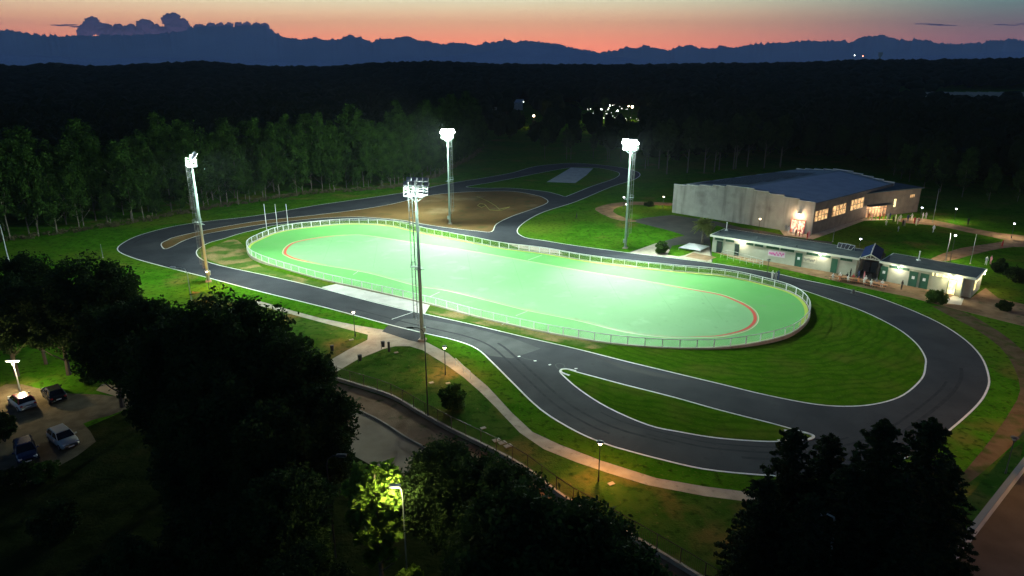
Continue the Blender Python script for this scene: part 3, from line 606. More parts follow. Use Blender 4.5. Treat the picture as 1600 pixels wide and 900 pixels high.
for q, la in [((1309, 461), 'dark rock like cone beside the circuit below the clubhouse tables')]:
    b = MB(); b.cyl((0, 0, 0), (0, 0, .7), .35, .12, 8); b.cyl((0, 0, 0), (0, 0, .06), .45, .42, 8); o = b.build('marker_cone', M['darkmetal']); o.location = P(1333, 458); tag(o, 'dark marker cone on the circuit edge below the tables', 'cone')
# flagpoles
for i, (x, tp) in enumerate([(417, 320), (434, 317), (451, 316)]):
    B0 = P(x, 360); t = thing('flagpole', 'bare white flagpole at the left end of the rink, %s of three' % ['leftmost', 'middle', 'rightmost'][i], 'flagpole', B0, 0, 'flagpoles at the left end of the rink')
    MB().cyl((0, 0, 0), (0, 0, 6.0), .07, .045, 8).build('pole', M['white'], t); MB().lathe([(0, 5.98), (.08, 6.05), (.0, 6.14)], n=8).build('finial', M['white'], t); MB().cyl((0, 0, 0), (0, 0, .35), .14, .12, 8).build('base', M['concrete'], t)
for i, (x, yb, yt) in enumerate([(1516, 412, 367), (1477, 408, 365), (1457, 348, 295), (1301, 378, 357), (161, 403, 382)]):
    B0 = P(x, yb); hh = topz(B0, yt)
    t = thing('pole', ['thin bare pole right of the tall lantern on the lawn', 'thin bare pole just left of the tall lantern on the lawn', 'thin tall bare pole right of the hall wing', 'short pale pole by the hall corner', 'thin pole on the grass left of the hairpin'][i], 'pole', B0, 0, 'bare poles')
    MB().cyl((0, 0, 0), (0, 0, hh), .06, .04, 6).build('shaft', M['dullsteel'], t); MB().lathe([(.0, hh - .02), (.07, hh), (0, hh + .06)], n=6).build('finial', M['galv'], t); MB().cyl((0, 0, 0), (0, 0, .15), .15, .12, 6).build('base', M['concrete'], t)
# right boundary wall
wl = [P(1700, 590), P(1604, 727), P(1475, 895), P(1400, 1000)]
bw = thing('boundary_wall', 'low concrete wall between the dirt verge and the orange lit road at right', 'wall', wl[2])
wall_strip(wl, .35, 0, 1.1).build('wall', M['slab'], bw, world=True); wall_strip(wl, .45, 1.1, 1.18).build('coping', M['dullsteel'], bw, world=True)

# ------------------------------------------------------------------ hall
def emis_pattern(name, c1, c2, s, scale=1.5):
    m = mat(name, (.2, .15, .1), .6); t = m.node_tree; b = t.nodes['Principled BSDF']; geo = t.nodes.new('ShaderNodeNewGeometry')
    n = t.nodes.new('ShaderNodeTexNoise'); n.inputs['Scale'].default_value = scale; n.inputs['Detail'].default_value = 4
    mp = t.nodes.new('ShaderNodeMapping'); mp.inputs['Scale'].default_value = (1.3, 1.3, .7); t.links.new(geo.outputs['Position'], mp.inputs[0]); t.links.new(mp.outputs[0], n.inputs['Vector'])
    rp = t.nodes.new('ShaderNodeValToRGB'); ramp(rp, [(.36, c1), (.62, c2)]); t.links.new(n.outputs[0], rp.inputs[0]); t.links.new(rp.outputs[0], b.inputs['Emission Color']); b.inputs['Emission Strength'].default_value = s; return m
winm = emis_pattern('lit_room_behind_glass', (.16, .05, .012), (1, .62, .26), 1.3, 1.6)
doorm = emis_pattern('lit_doorway', (.35, .06, .03), (1, .72, .5), 1.6, 1.8)
foyer = emis_pattern('lit_foyer_glass', (.07, .03, .015), (.7, .34, .16), .9, 1.3)
yell = emis_pattern('yellow_lit_glass', (.9, .7, .22), (1, .92, .55), 1.6, 2)
wallm = mat('ribbed_concrete_wall', (.28, .29, .265), .85, c2=(.34, .355, .32), scale=.5, layers=(((.18, .18, .165), .35, .55, .8),))
# vertical weather streaks running down from the eaves
t = wallm.node_tree; bs = t.nodes['Principled BSDF']; src = bs.inputs['Base Color'].links[0].from_socket; geo = t.nodes.new('ShaderNodeNewGeometry'); mp = t.nodes.new('ShaderNodeMapping'); mp.inputs['Scale'].default_value = (.7, .7, .05)
t.links.new(geo.outputs['Position'], mp.inputs[0]); nn_ = t.nodes.new('ShaderNodeTexNoise'); nn_.inputs['Scale'].default_value = 1; nn_.inputs['Detail'].default_value = 5; t.links.new(mp.outputs[0], nn_.inputs['Vector'])
k_ = t.nodes.new('ShaderNodeMapRange'); k_.inputs[1].default_value = .52; k_.inputs[2].default_value = .68; k_.inputs[4].default_value = .65; t.links.new(nn_.outputs[0], k_.inputs[0]); q_ = t.nodes.new('ShaderNodeMix'); q_.data_type = 'RGBA'
t.links.new(k_.outputs[0], q_.inputs[0]); t.links.new(src, q_.inputs[6]); q_.inputs[7].default_value = (.12, .125, .11, 1); t.links.new(q_.outputs[2], bs.inputs['Base Color'])
brownwall = mat('brown_side_cladding', (.11, .085, .07), .8, c2=(.15, .12, .10), scale=.8)
roof_grey = mat('grey_roof_membrane', (.24, .27, .28), .85, spec=.2, c2=(.31, .34, .35), scale=.3)
roof_blue = mat('blue_grey_roof_sheet', (.36, .38, .44), .85, spec=.1, c2=(.42, .44, .50), scale=.4)
solar = mat('solar_panel_glass', (.010, .012, .02), .6, spec=.2)
greenp = mat('dark_green_paint', (.02, .10, .06), .5); clerest = mat('green_clerestory_glass', (.03, .09, .06), .25)
clubwall = mat('cream_rendered_wall', (.32, .345, .27), .85, c2=(.39, .41, .33), scale=.7, layers=(((.34, .36, .28), 1.0, .58, .8),))
clubroof = mat('grey_felt_roof', (.07, .085, .09), .9, spec=.1, c2=(.10, .12, .125), scale=.6)
fascia = mat('cream_fascia', (.62, .64, .55), .7)
def quad_on(A, B, px0, px1, z0, z1, out, th=.06, s0=None, s1=None):  # box flush on a wall
    u = (B - A); u.z = 0; u.normalize(); n = Vector((u.y, -u.x, 0))
    if n.y > 0: n = -n
    c = A + u * ((s0 + s1) / 2) + n * out; b = MB(); b.box((c.x, c.y, (z0 + z1) / 2), (s1 - s0, th, z1 - z0), math.atan2(u.y, u.x)); return b
fascia_pale = mat('pale_coping', (.5, .52, .5), .7)
hall = thing('sports_hall', 'large pale sports hall with stepped gable roof and warm lit windows', 'building', P(1050, 332))
A = P(1050, 332); B = P(1267, 367); C = P(1398, 285, 7.3); C.z = 0; D = P(1245, 263, 7.3); D.z = 0
HZ = 7.0; RG = 1.7
def lerp(a, b, t): return a + (b - a) * t
def gable(a, b, n=10):
    pts = [(a.x, a.y, 0)]
    tops = []
    for k in range(n):
        t0, t1 = k / n, (k + 1) / n; h = HZ + RG * (1 - abs((t0 + t1) - 1)) + .1
        q0, q1 = lerp(a, b, t0), lerp(a, b, t1); tops += [(q0.x, q0.y, h), (q1.x, q1.y, h)]
    return pts + tops + [(b.x, b.y, 0)]
def thick_wall(outline, nrm, th):
    n = len(outline); b = MB(); vs = list(outline) + [(v[0] - nrm.x * th, v[1] - nrm.y * th, v[2]) for v in outline]
    b.add(vs, [tuple(range(n)), tuple(range(2 * n - 1, n - 1, -1))] + [(i, i + n, (i + 1) % n + n, (i + 1) % n) for i in range(n)]); return b
def wn(a, b):
    u = (b - a); u.z = 0; u.normalize(); n = Vector((u.y, -u.x, 0)); return u, n
u1, n1 = wn(A, B)
if n1.y > 0: n1 = -n1
thick_wall(gable(A, B), n1, .35).build('front_wall', wallm, hall, world=True)
thick_wall(gable(D, C), -n1, .35).build('back_wall', wallm, hall, world=True)
u2, n2 = wn(B, C)
if n2.x < 0: n2 = -n2
B_ = B + u2 * .36 - u1 * .0; C_ = C - u2 * .36
thick_wall([(B_.x, B_.y, 0), (B_.x, B_.y, HZ), (C_.x, C_.y, HZ), (C_.x, C_.y, 0)], n2, .35).build('side_wall', brownwall, hall, world=True)
A_ = A + (D - A).normalized() * .36; D_ = D - (D - A).normalized() * .36
thick_wall([(A_.x, A_.y, 0), (A_.x, A_.y, HZ), (D_.x, D_.y, HZ), (D_.x, D_.y, 0)], Vector((-n2.x, -n2.y, 0)), .35).build('side_wall', wallm, hall, world=True)
for (a_, b_, nn_w) in ((A, B, n1), (D, C, -n1)):
    cp = MB(); ang = math.atan2((b_ - a_).y, (b_ - a_).x)
    for k in range(10):
        t0, t1 = k / 10, (k + 1) / 10; h = HZ + RG * (1 - abs((t0 + t1) - 1)) + .1; c = lerp(a_, b_, (t0 + t1) / 2) - nn_w * .17; cp.box((c.x, c.y, h + .06), ((b_ - a_).length / 10 - .01, .5, .12), ang)
    cp.build('parapet_coping', fascia_pale, hall, world=True)
MF, MK = lerp(A, B, .5), lerp(D, C, .5)
def RP(s, t, dz=0):   # point on the roof: s across the gable, t from front to back
    q = lerp(lerp(A, B, s), lerp(D, C, s), t); h = HZ - .05 + RG * (1 - abs(2 * s - 1)); return (q.x, q.y, h + dz)
b = MB(); b.add([RP(0, .012), RP(.5, .012), RP(.5, .988), RP(0, .988), RP(1, .012), RP(1, .988)], [(0, 1, 2, 3), (1, 4, 5, 2)]); rf = b.build('roof', roof_grey, hall, world=True)
b = MB(); b.add([RP(.53, .04, .05), RP(.99, .04, .05), RP(.99, .93, .05), RP(.53, .93, .05)], [(0, 1, 2, 3)]); b.build('roof_sheet', roof_blue, rf, world=False).location = -hall.location
for rr in range(4):
    b = MB()
    for cc in range(13):
        s0 = .06 + cc * .032; t0 = .10 + rr * .17
        for s_ in ((s0, t0),): b.add([RP(s0, t0, .10), RP(s0 + .029, t0, .10), RP(s0 + .029, t0 + .13, .32), RP(s0, t0 + .13, .32)], [(0, 1, 2, 3)])
    b.build('solar_panel_row', solar, rf).location = -hall.location
for px0, px1 in ((1271.5, 1292), (1299, 1319), (1326, 1345)):
    ya = {1271.5: (331, 347), 1299: (323, 339), 1326: (314, 330)}[px0]
    s0 = onwall(B, C, px0, 340)[0]; s1 = onwall(B, C, px1, 340)[0]
    zt = onwall(B, C, px0, ya[0])[1]; zb_ = onwall(B, C, px0, ya[1])[1]
    s0 = max(s0, .6)
    w_ = quad_on(B, C, 0, 0, zb_, zt, 0, .05, s0, s1)
    def sideq(s0, s1, z0, z1, out, th=.05, a_=B, u_=u2, n_=n2):
        c = a_ + u_ * ((s0 + s1) / 2) + n_ * out; b = MB(); b.box((c.x, c.y, (z0 + z1) / 2), (s1 - s0, th, z1 - z0), math.atan2(u_.y, u_.x)); return b
    wo_ = sideq(s0, s1, zb_, zt, .03).build('window', winm, hall, world=True)
    fr = MB()
    for k in range(5):
        x_ = s0 + (s1 - s0) * k / 4; q = B + u2 * x_ + n2 * .08; fr.box((q.x, q.y, (zb_ + zt) / 2), (.09, .06, zt - zb_), math.atan2(u2.y, u2.x))
    for z_ in (zb_, (zb_ + zt) / 2, zt):
        q = B + u2 * (s0 + s1) / 2 + n2 * .08; fr.box((q.x, q.y, z_), (s1 - s0 + .1, .055, .09), math.atan2(u2.y, u2.x))
    o = fr.build('window_frame', M['darkmetal'], wo_); o.location = -hall.location
def fq(a_, u_, n_, s0, s1, z0, z1, out, th=.05):
    c = a_ + u_ * ((s0 + s1) / 2) + n_ * out; b = MB(); b.box((c.x, c.y, (z0 + z1) / 2), (s1 - s0, th, z1 - z0), math.atan2(u_.y, u_.x)); return b
s0 = onwall(A, B, 1236, 350)[0]; s1 = onwall(A, B, 1258, 350)[0]
dr = fq(A, u1, n1, s0, s1, 0, 2.9, .03).build('door', doorm, hall, world=True)
b = MB()
for x_ in (s0, (s0 + s1) / 2, s1): q = A + u1 * x_ + n1 * .09; b.box((q.x, q.y, 1.47), (.12, .07, 2.94), math.atan2(u1.y, u1.x))
q = A + u1 * (s0 + s1) / 2 + n1 * .09; b.box((q.x, q.y, 2.93), (s1 - s0 + .2, .08, .12), math.atan2(u1.y, u1.x)); b.build('door_frame', M['red'], dr).location = -hall.location
wlamp_m = bulb_mat('wall_lamp_bulb', (1, .82, .6), 30)
sl_, zl = onwall(A, B, 1249, 335); q = A + u1 * sl_ + n1 * .35
b = MB(); b.box((q.x, q.y, zl + .14), (.4, .5, .08), 0); wl_ = b.build('wall_lamp', M['darkmetal'], hall, world=True)
b = MB(); b.lathe([(0, -.16), (.12, -.12), (.17, 0), (.1, .1), (0, .1)], (q.x, q.y, zl), 10); b.build('bulb', wlamp_m, wl_).location = -hall.location
point('wall_lamp_light', q + n1 * .35 + Vector((0, 0, zl - .1)), 900, (1, .60, .34), .1)
# wing with the main entrance
wing = thing('hall_wing', 'lower brown entrance wing beyond the hall with glowing glass doors', 'building', P(1347, 341))
E0 = P(1347, 341); E1 = P(1433, 331); u3, n3 = wn(E0, E1)
if n3.y > 0: n3 = -n3
wh = topz(E1, 294)
Wd = -n3 * 12
sE = [onwall(E0, E1, x, 330)[0] for x in (1352, 1384)]
q = [E0, E1, E1 + Wd, E0 + Wd]
b = MB(); b.prism([(v.x, v.y) for v in q], 0, wh); b.build('wall', brownwall, wing, world=True)
q2 = [E0 - u3 * .3 + n3 * .5, E1 + u3 * .4 + n3 * .5, E1 + u3 * .4 + Wd, E0 - u3 * .3 + Wd]
b = MB(); b.prism([(v.x, v.y) for v in q2], wh, wh + .22); b.build('roof', clubroof, wing, world=True)
d_ = fq(E0, u3, n3, sE[0], sE[1], 0, 2.9, .04).build('glass_doors', foyer, wing, world=True)
b = MB()
for k in range(8): qq = E0 + u3 * lerp(sE[0], sE[1], k / 7) + n3 * .1; b.box((qq.x, qq.y, 1.45), (.1, .06, 2.9), math.atan2(u3.y, u3.x))
for z_ in (2.1, 2.92): qq = E0 + u3 * (sE[0] + sE[1]) / 2 + n3 * .1; b.box((qq.x, qq.y, z_), (sE[1] - sE[0], .07, .1), math.atan2(u3.y, u3.x))
b.build('door_frame', M['darkmetal'], d_).location = -wing.location
cn = E0 + u3 * (sE[0] + sE[1]) / 2 + n3 * .9; b = MB(); b.box((cn.x, cn.y, 3.15), (sE[1] - sE[0] + .6, 1.7, .15), math.atan2(u3.y, u3.x)); b.build('canopy', clubroof, wing, world=True)
point('entrance_light', cn + n3 * .6 + Vector((0, 0, 2.9)), 1300, (1, .66, .4), .15)
sW, zW = onwall(E0, E1, 1398, 317); pn = fq(E0, u3, n3, sW - .35, sW + .35, zW - 1.0, zW + 1.0, .04).build('window', yell, wing, world=True)
sW, zW = onwall(E0, E1, 1426, 306); fq(E0, u3, n3, sW - .9, sW + .6, zW - .35, zW + .35, .04).build('window', winm, wing, world=True)

# ------------------------------------------------------------------ clubhouse
bulb_c = bulb_mat('white_wall_bulb', (1, .93, .82), 30)
def club_block(name, label, A, B, depth, hz, doors, clers, lamps, slab_out=.6):
    t = thing(name, label, 'building', A); u, n = wn(A, B)
    if n.y > 0: n = -n
    L = (B - A).length; rz = math.atan2(u.y, u.x)
    q = [A, B, B - n * depth, A - n * depth]; b = MB(); b.prism([(v.x, v.y) for v in q], 0, hz - .02); b.build('wall', clubwall, t, world=True)
    q = [A - u * .45 + n * slab_out, B + u * .45 + n * slab_out, B + u * .45 - n * (depth + .4), A - u * .45 - n * (depth + .4)]
    b = MB(); b.prism([(v.x, v.y) for v in q], hz, hz + .36); rf = b.build('fascia', fascia, t, world=True)
    q = [A - u * .25 + n * (slab_out - .2), B + u * .25 + n * (slab_out - .2), B + u * .25 - n * (depth + .2), A - u * .25 - n * (depth + .2)]
    b = MB(); b.prism([(v.x, v.y) for v in q], hz + .3, hz + .375); b.build('roof', clubroof, t, world=True)
    for (x0, x1, zt, m_, mark) in doors:
        ym = 400; s0 = onwall(A, B, x0, 400)[0]; s1 = onwall(A, B, x1, 400)[0]
        d = fq(A, u, n, s0, s1, .02, zt, .03).build('door', m_, t, world=True)
        f = MB()
        for s_ in (s0, s1): c = A + u * s_ + n * .06; f.box((c.x, c.y, zt / 2), (.09, .1, zt), rz)
        c = A + u * (s0 + s1) / 2 + n * .06; f.box((c.x, c.y, zt), (s1 - s0 + .1, .1, .09), rz); f.build('door_frame', greenp, d).location = -t.location
        if mark: fq(A, u, n, (s0 + s1) / 2 - .22, (s0 + s1) / 2 + .22, 1.35, 1.85, .07, .02).build('notice', M['white'], d).location = -t.location
    for (x0, x1, m_) in clers:
        s0 = onwall(A, B, x0, 400)[0]; s1 = onwall(A, B, x1, 400)[0]
        w_ = fq(A, u, n, s0, s1, hz - .62, hz - .12, .03).build('window', m_, t, world=True)
        f = MB(); k = max(1, int((s1 - s0) / .9))
        for j in range(k + 1): c = A + u * lerp(s0, s1, j / k) + n * .07; f.box((c.x, c.y, hz - .37), (.06, .05, .5), rz)
        f.build('window_frame', greenp, w_).location = -t.location
    for (x, w, cc) in lamps:
        s = onwall(A, B, x, 400)[0]; c = A + u * s + n * (slab_out + .16)
        b = MB(); b.box((c.x, c.y, hz + .02), (.35, .3, .1), rz); lm = b.build('wall_lamp', M['darkmetal'], t, world=True)
        b = MB(); b.lathe([(0, -.14), (.12, -.1), (.15, -.02), (0, -.02)], (c.x, c.y, hz), 10); b.build('bulb', bulb_c, lm).location = -t.location
        point('wall_lamp_light', c + n * .1 + Vector((0, 0, hz - .28)), w, cc, .1)
    return t, u, n, L, rz
CA, CB = P(1112, 393), P(1335, 432)
darkg = mat('dark_glass', (.02, .03, .03), .15)
clubA, uA, nA, LA, rzA = club_block('clubhouse', 'long low cream clubhouse with flat roof, green doors and a pink banner', CA, CB, 6.5, 3.2,
    [(1118.5, 1127, 2.4, darkg, False), (1147, 1154, 2.4, darkg, False), (1243.5, 1253.5, 2.6, greenp, True), (1301, 1310, 2.6, greenp, False)],
    [(1115, 1128, clerest), (1132, 1145, clerest), (1164, 1175, clerest), (1178, 1191, clerest), (1196, 1216, clerest), (1219, 1240, clerest), (1260, 1278, clerest), (1280, 1298, clerest), (1314, 1333, clerest)],
    [(1157, 250, (1, .85, .62)), (1284, 250, (1, .88, .66))])
CC, CD = P(1375, 438), P(1516, 465.5)
clubB, uB, nB, LB, rzB = club_block('changing_block', 'cream changing rooms block with green doors and a yellow lit porch at its right end', CC, CD, 6.5, 3.2,
    [(1380.5, 1391, 2.6, greenp, True), (1427, 1440, 2.6, greenp, True), (1445, 1458, 2.6, greenp, True), (1491, 1504, 2.5, yell, False)],
    [(1462, 1466, yell), (1468, 1489, yell), (1492, 1513, yell), (1393, 1425, clerest)],
    [(1409, 280, (1, .88, .66)), (1497, 300, (1, .84, .5))])
sP = onwall(CC, CD, 1490, 445)[0]; sQ = onwall(CC, CD, 1506, 445)[0]
b = MB(); c = CC + uB * sQ + nB * .7; b.box((c.x, c.y, 1.6), (.14, 1.3, 3.1), rzB); b.build('porch_wall', clubwall, clubB, world=True)
# lit end wall
ue, ne = wn(CD, CD - nB * 6.5); ne = uB
for s0, s1, z0, z1 in ((1.2, 2.2, 1.0, 2.9), (2.5, 4.6, 2.2, 2.9)):
    c = CD - nB * ((s0 + s1) / 2) + uB * .03; b = MB(); b.box((c.x, c.y, (z0 + z1) / 2), (s1 - s0, .05, z1 - z0), rzB + math.pi / 2); b.build('window', yell, clubB, world=True)
point('porch_light', CC + uB * (sP + sQ) / 2 + nB * .9 + Vector((0, 0, 2.2)), 260, (1, .84, .42), .1)
c = CD - nB * 5.5 + uB * .7; point('end_wall_light', c + Vector((0, 0, 2.9)), 330, (1, .78, .48), .08)
b = MB(); b.box((c.x - uB.x * .4, c.y - uB.y * .4, 3.0), (.25, .25, .2), rzB); b.build('wall_lamp', bulb_c, clubB, world=True)
# roof pipes
def roof_pipe(owner, x, y, h, m):
    q = P(x, y, 3.57); b = MB(); b.cyl((q.x, q.y, 3.57), (q.x, q.y, 3.57 + h), .09, .09, 8); b.lathe([(.16, 0), (.16, .06), (.0, .16)], (q.x, q.y, 3.57 + h), 8); b.box((q.x, q.y, 3.66), (.5, .5, .18)); b.build('roof_pipe', m, owner, world=True)
roof_pipe(clubA, 1135, 360, 1.6, M['white']); roof_pipe(clubB, 1435, 407, 1.6, M['white'])
for x, y in ((1126, 363), (1184, 373), (1206, 378), (1245, 386)):
    q = P(x, y, 3.575); b = MB(); b.cyl((q.x, q.y, 3.575), (q.x, q.y, 3.9), .12, .12, 8); b.box((q.x, q.y, 3.93), (.3, .3, .05)); b.build('roof_vent', clubroof, clubA, world=True)
# solar water panel frame
q = [P(1308, 387, 3.6), P(1330, 391, 3.6), P(1336, 384, 4.5), P(1310, 379, 4.5)]
sf = thing('solar_frame', 'tilted solar collector frame on the clubhouse roof', 'solar panel', q[0])
b = MB(); b.add([tuple(v + Vector((0, 0, .0))) for v in q], [(0, 1, 2, 3)]); b.add([tuple(v - Vector((0, 0, .06))) for v in q], [(3, 2, 1, 0)]); b.build('panel', solar, sf, world=True)
b = MB()
for i in range(4): b.cyl(q[i] + Vector((0, 0, .03)), q[(i + 1) % 4] + Vector((0, 0, .03)), .035, .035, 5)
for k in (1, 2, 3): b.cyl(lerp(q[0], q[1], k / 4) + Vector((0, 0, .04)), lerp(q[3], q[2], k / 4) + Vector((0, 0, .04)), .03, .03, 5)
for v in (q[2], q[3]): b.cyl(v, (v.x, v.y, 3.6), .03, .03, 5)
b.build('frame', M['galv'], sf, world=True)
# banners (illegible at this distance: only strokes of colour)
def banner(name, label, A_, B_, u, n, rz, box, base, ink, group=None):
    x0, x1, y0, y1 = box; s0, zt = onwall(A_, B_, x0, y0); s1, zb = onwall(A_, B_, x1, y1); zm = onwall(A_, B_, x0, y1 - (y1 - y0) * .25)[1]
    t = thing(name, label, 'banner', A_ + u * s0)
    s = (s0 + s1) / 2; z1 = zt; z0 = onwall(A_, B_, x0, y0 + 9)[1]
    fq(A_, u, n, s0, s1, z0, z1, .04, .02).build('cloth', base, t, world=True)
    b = MB(); r_ = random.Random(x0)
    for k in range(9):
        a0 = s0 + (s1 - s0) * (.06 + .1 * k); zc = (z0 + z1) / 2 + r_.uniform(-.15, .15) * (z1 - z0); pts = []
        for j in range(5): c = A_ + u * (a0 + (s1 - s0) * .022 * j) + n * .06; pts.append((c.x, c.y, zc + math.sin(j * 1.9 + k) * .22 * (z1 - z0)))
        b.tube(pts, .055, 4)
    b.build('marks', ink, t, world=True)
banner('banner', 'white banner with pink lettering marks on the long clubhouse wall', CA, CB, uA, nA, rzA, (1201, 1226, 390, 404), mat('white_cloth', (.6, .5, .58), .7), mat('pink_ink', (.6, .06, .35), .6))
banner('banner', 'cream banner with grey marks between two green clubhouse doors', CA, CB, uA, nA, rzA, (1256, 1274, 400, 412), mat('cream_cloth', (.55, .55, .42), .7), mat('grey_ink', (.3, .32, .27), .6))
# ramp rail before clubhouse
rp_ = thing('ramp_railing', 'dark railing of the ramp before the clubhouse wall', 'railing', P(1126, 402)); pr = open_resample([P(1126, 402), P(1135, 398), P(1150, 402), P(1194, 414), P(1188, 418), P(1136, 406)], 1.3)
b = MB(); b.tube([(p.x, p.y, 1.0) for p in pr], .03, 5); b.tube([(p.x, p.y, .5) for p in pr], .02, 4); b.build('rail', M['galv'], rp_, world=True)
for p in pr: MB().cyl((p.x, p.y, 0), (p.x, p.y, 1.0), .025, .025, 5).build('post', M['galv'], rp_, world=True)
# open gabled shelter between the blocks
sh = thing('shelter', 'open gabled shelter with dark blue roof between the two clubhouse blocks', 'shelter', CB)
S0 = CB + uA * .5; S1 = CC - uB * .5; us, ns = wn(S0, S1)
if ns.y > 0: ns = -ns
S0 = S0 + ns * .3; S1 = S1 + ns * .3; zE = 3.72; zR = 4.55; SB0 = S0 - ns * 8.5; SB1 = S1 - ns * 8.5; mf = (S0 + S1) / 2; mb_ = (SB0 + SB1) / 2
b = MB(); b.add([(S0.x, S0.y, zE), (mf.x, mf.y, zR), (mb_.x, mb_.y, zR), (SB0.x, SB0.y, zE), (S1.x, S1.y, zE), (SB1.x, SB1.y, zE)], [(0, 1, 2, 3), (1, 4, 5, 2)]); 
b.add([(S0.x, S0.y, zE - .12), (mf.x, mf.y, zR - .12), (mb_.x, mb_.y, zR - .12), (SB0.x, SB0.y, zE - .12), (S1.x, S1.y, zE - .12), (SB1.x, SB1.y, zE - .12)], [(3, 2, 1, 0), (2, 5, 4, 1)])
b.build('roof', mat('dark_blue_roof', (.012, .025, .08), .85, spec=.05), sh, world=True)
b = MB(); b.cyl((mf.x, mf.y, zR + .05), (mb_.x, mb_.y, zR + .05), .09, .09, 6); b.build('ridge_cap', fascia, sh, world=True)
b = MB(); b.cyl((S0.x, S0.y, zE - .15), (S1.x, S1.y, zE - .15), .07); b.cyl((S0.x, S0.y, zE - .1), (mf.x, mf.y, zR - .1), .07); b.cyl((S1.x, S1.y, zE - .1), (mf.x, mf.y, zR - .1), .07); b.cyl((mf.x, mf.y, zE - .15), (mf.x, mf.y, zR - .1), .05)
for k in (.25, .75): a_ = lerp(S0, S1, k); b.cyl((a_.x, a_.y, zE - .15), (a_.x, a_.y, (zE + zR) / 2 - .1), .04); b.cyl((a_.x, a_.y, (zE + zR) / 2 - .1), (mf.x, mf.y, zE - .15), .04)
b.build('truss', fascia, sh, world=True)
for v in (S0, S1, SB0, SB1): MB().cyl((v.x, v.y, 0), (v.x, v.y, zE - .1), .08).build('post', M['darkmetal'], sh, world=True)
qf = [S0 + ns * .2, S1 + ns * .2, SB1 - ns * 1.5, SB0 - ns * 1.5]
sheet('shelter_floor', None, .018, M['asphalt_dark'], smooth=0, world=[(v.x, v.y) for v in qf])
b = MB(); c = (SB0 + SB1) / 2; b.box((c.x, c.y, 1.5), ((SB1 - SB0).length + .8, .12, 3.0), math.atan2(us.y, us.x)); b.build('back_wall', brownwall, sh, world=True)
for k in (.3, .68): c = lerp(S0, S1, k) - ns * 5; b = MB(); b.box((c.x, c.y, .9), (.9, .6, 1.8), math.atan2(us.y, us.x)); b.box((c.x + ns.x * .32, c.y + ns.y * .32, 1.2), (.7, .03, .8), math.atan2(us.y, us.x)); b.build('cabinet', M['dullsteel'], sh, world=True)
# white low canopy tent
q = [P(1061, 386.5, .5), P(1077, 379.5, .5), P(1108, 384.5, .5), P(1094, 391, .5)]; ctr = sum(q, Vector()) / 4; 
gz = thing('canopy', 'low white canopy roof beside the palm', 'canopy', Vector((ctr.x, ctr.y, 0)))
b = MB(); tp = Vector((ctr.x, ctr.y, 1.15)); b.add([tuple(v) for v in q] + [tuple(tp)] + [(v.x, v.y, .38) for v in q], [(0, 1, 4), (1, 2, 4), (2, 3, 4), (3, 0, 4)] + [(i, i + 5, (i + 1) % 4 + 5, (i + 1) % 4) for i in range(4)]); b.build('roof', M['white'], gz, world=True)
for v in q: MB().cyl((v.x, v.y, 0), (v.x, v.y, .5), .05).build('post', M['white'], gz, world=True)
# tables
wood = mat('orange_table_wood', (.5, .22, .10), .6, c2=(.6, .30, .15), scale=4)
tb0 = None
for i, (x, y) in enumerate([(1307, 438), (1326, 440), (1345, 443), (1362, 447), (1374, 450)]):
    B0 = P(x, y)
    if tb0 is None:
        t = thing('picnic_table', '', 'table', B0, rzA, 'wooden tables before the clubhouse shelter'); tb0 = t
        MB().box((0, 0, .74), (2.2, .8, .05)).build('tabletop', wood, t)
        for s_ in (-1, 1):
            MB().box((0, s_ * .72, .45), (2.2, .28, .05)).build('bench_seat', wood, t)
        for s_ in (-.85, .85):
            b = MB(); b.cyl((s_, -.75, 0), (s_, -.2, .72), .04); b.cyl((s_, .75, 0), (s_, .2, .72), .04); b.box((s_, 0, .40), (.06, 1.7, .06)); b.build('leg', M['darkmetal'], t)
    else:
        t = copy_tree(tb0); t.location = B0
    t['label'] = 'orange wooden picnic table before the shelter, %s from the left' % ['first', 'second', 'third', 'fourth', 'fifth'][i]

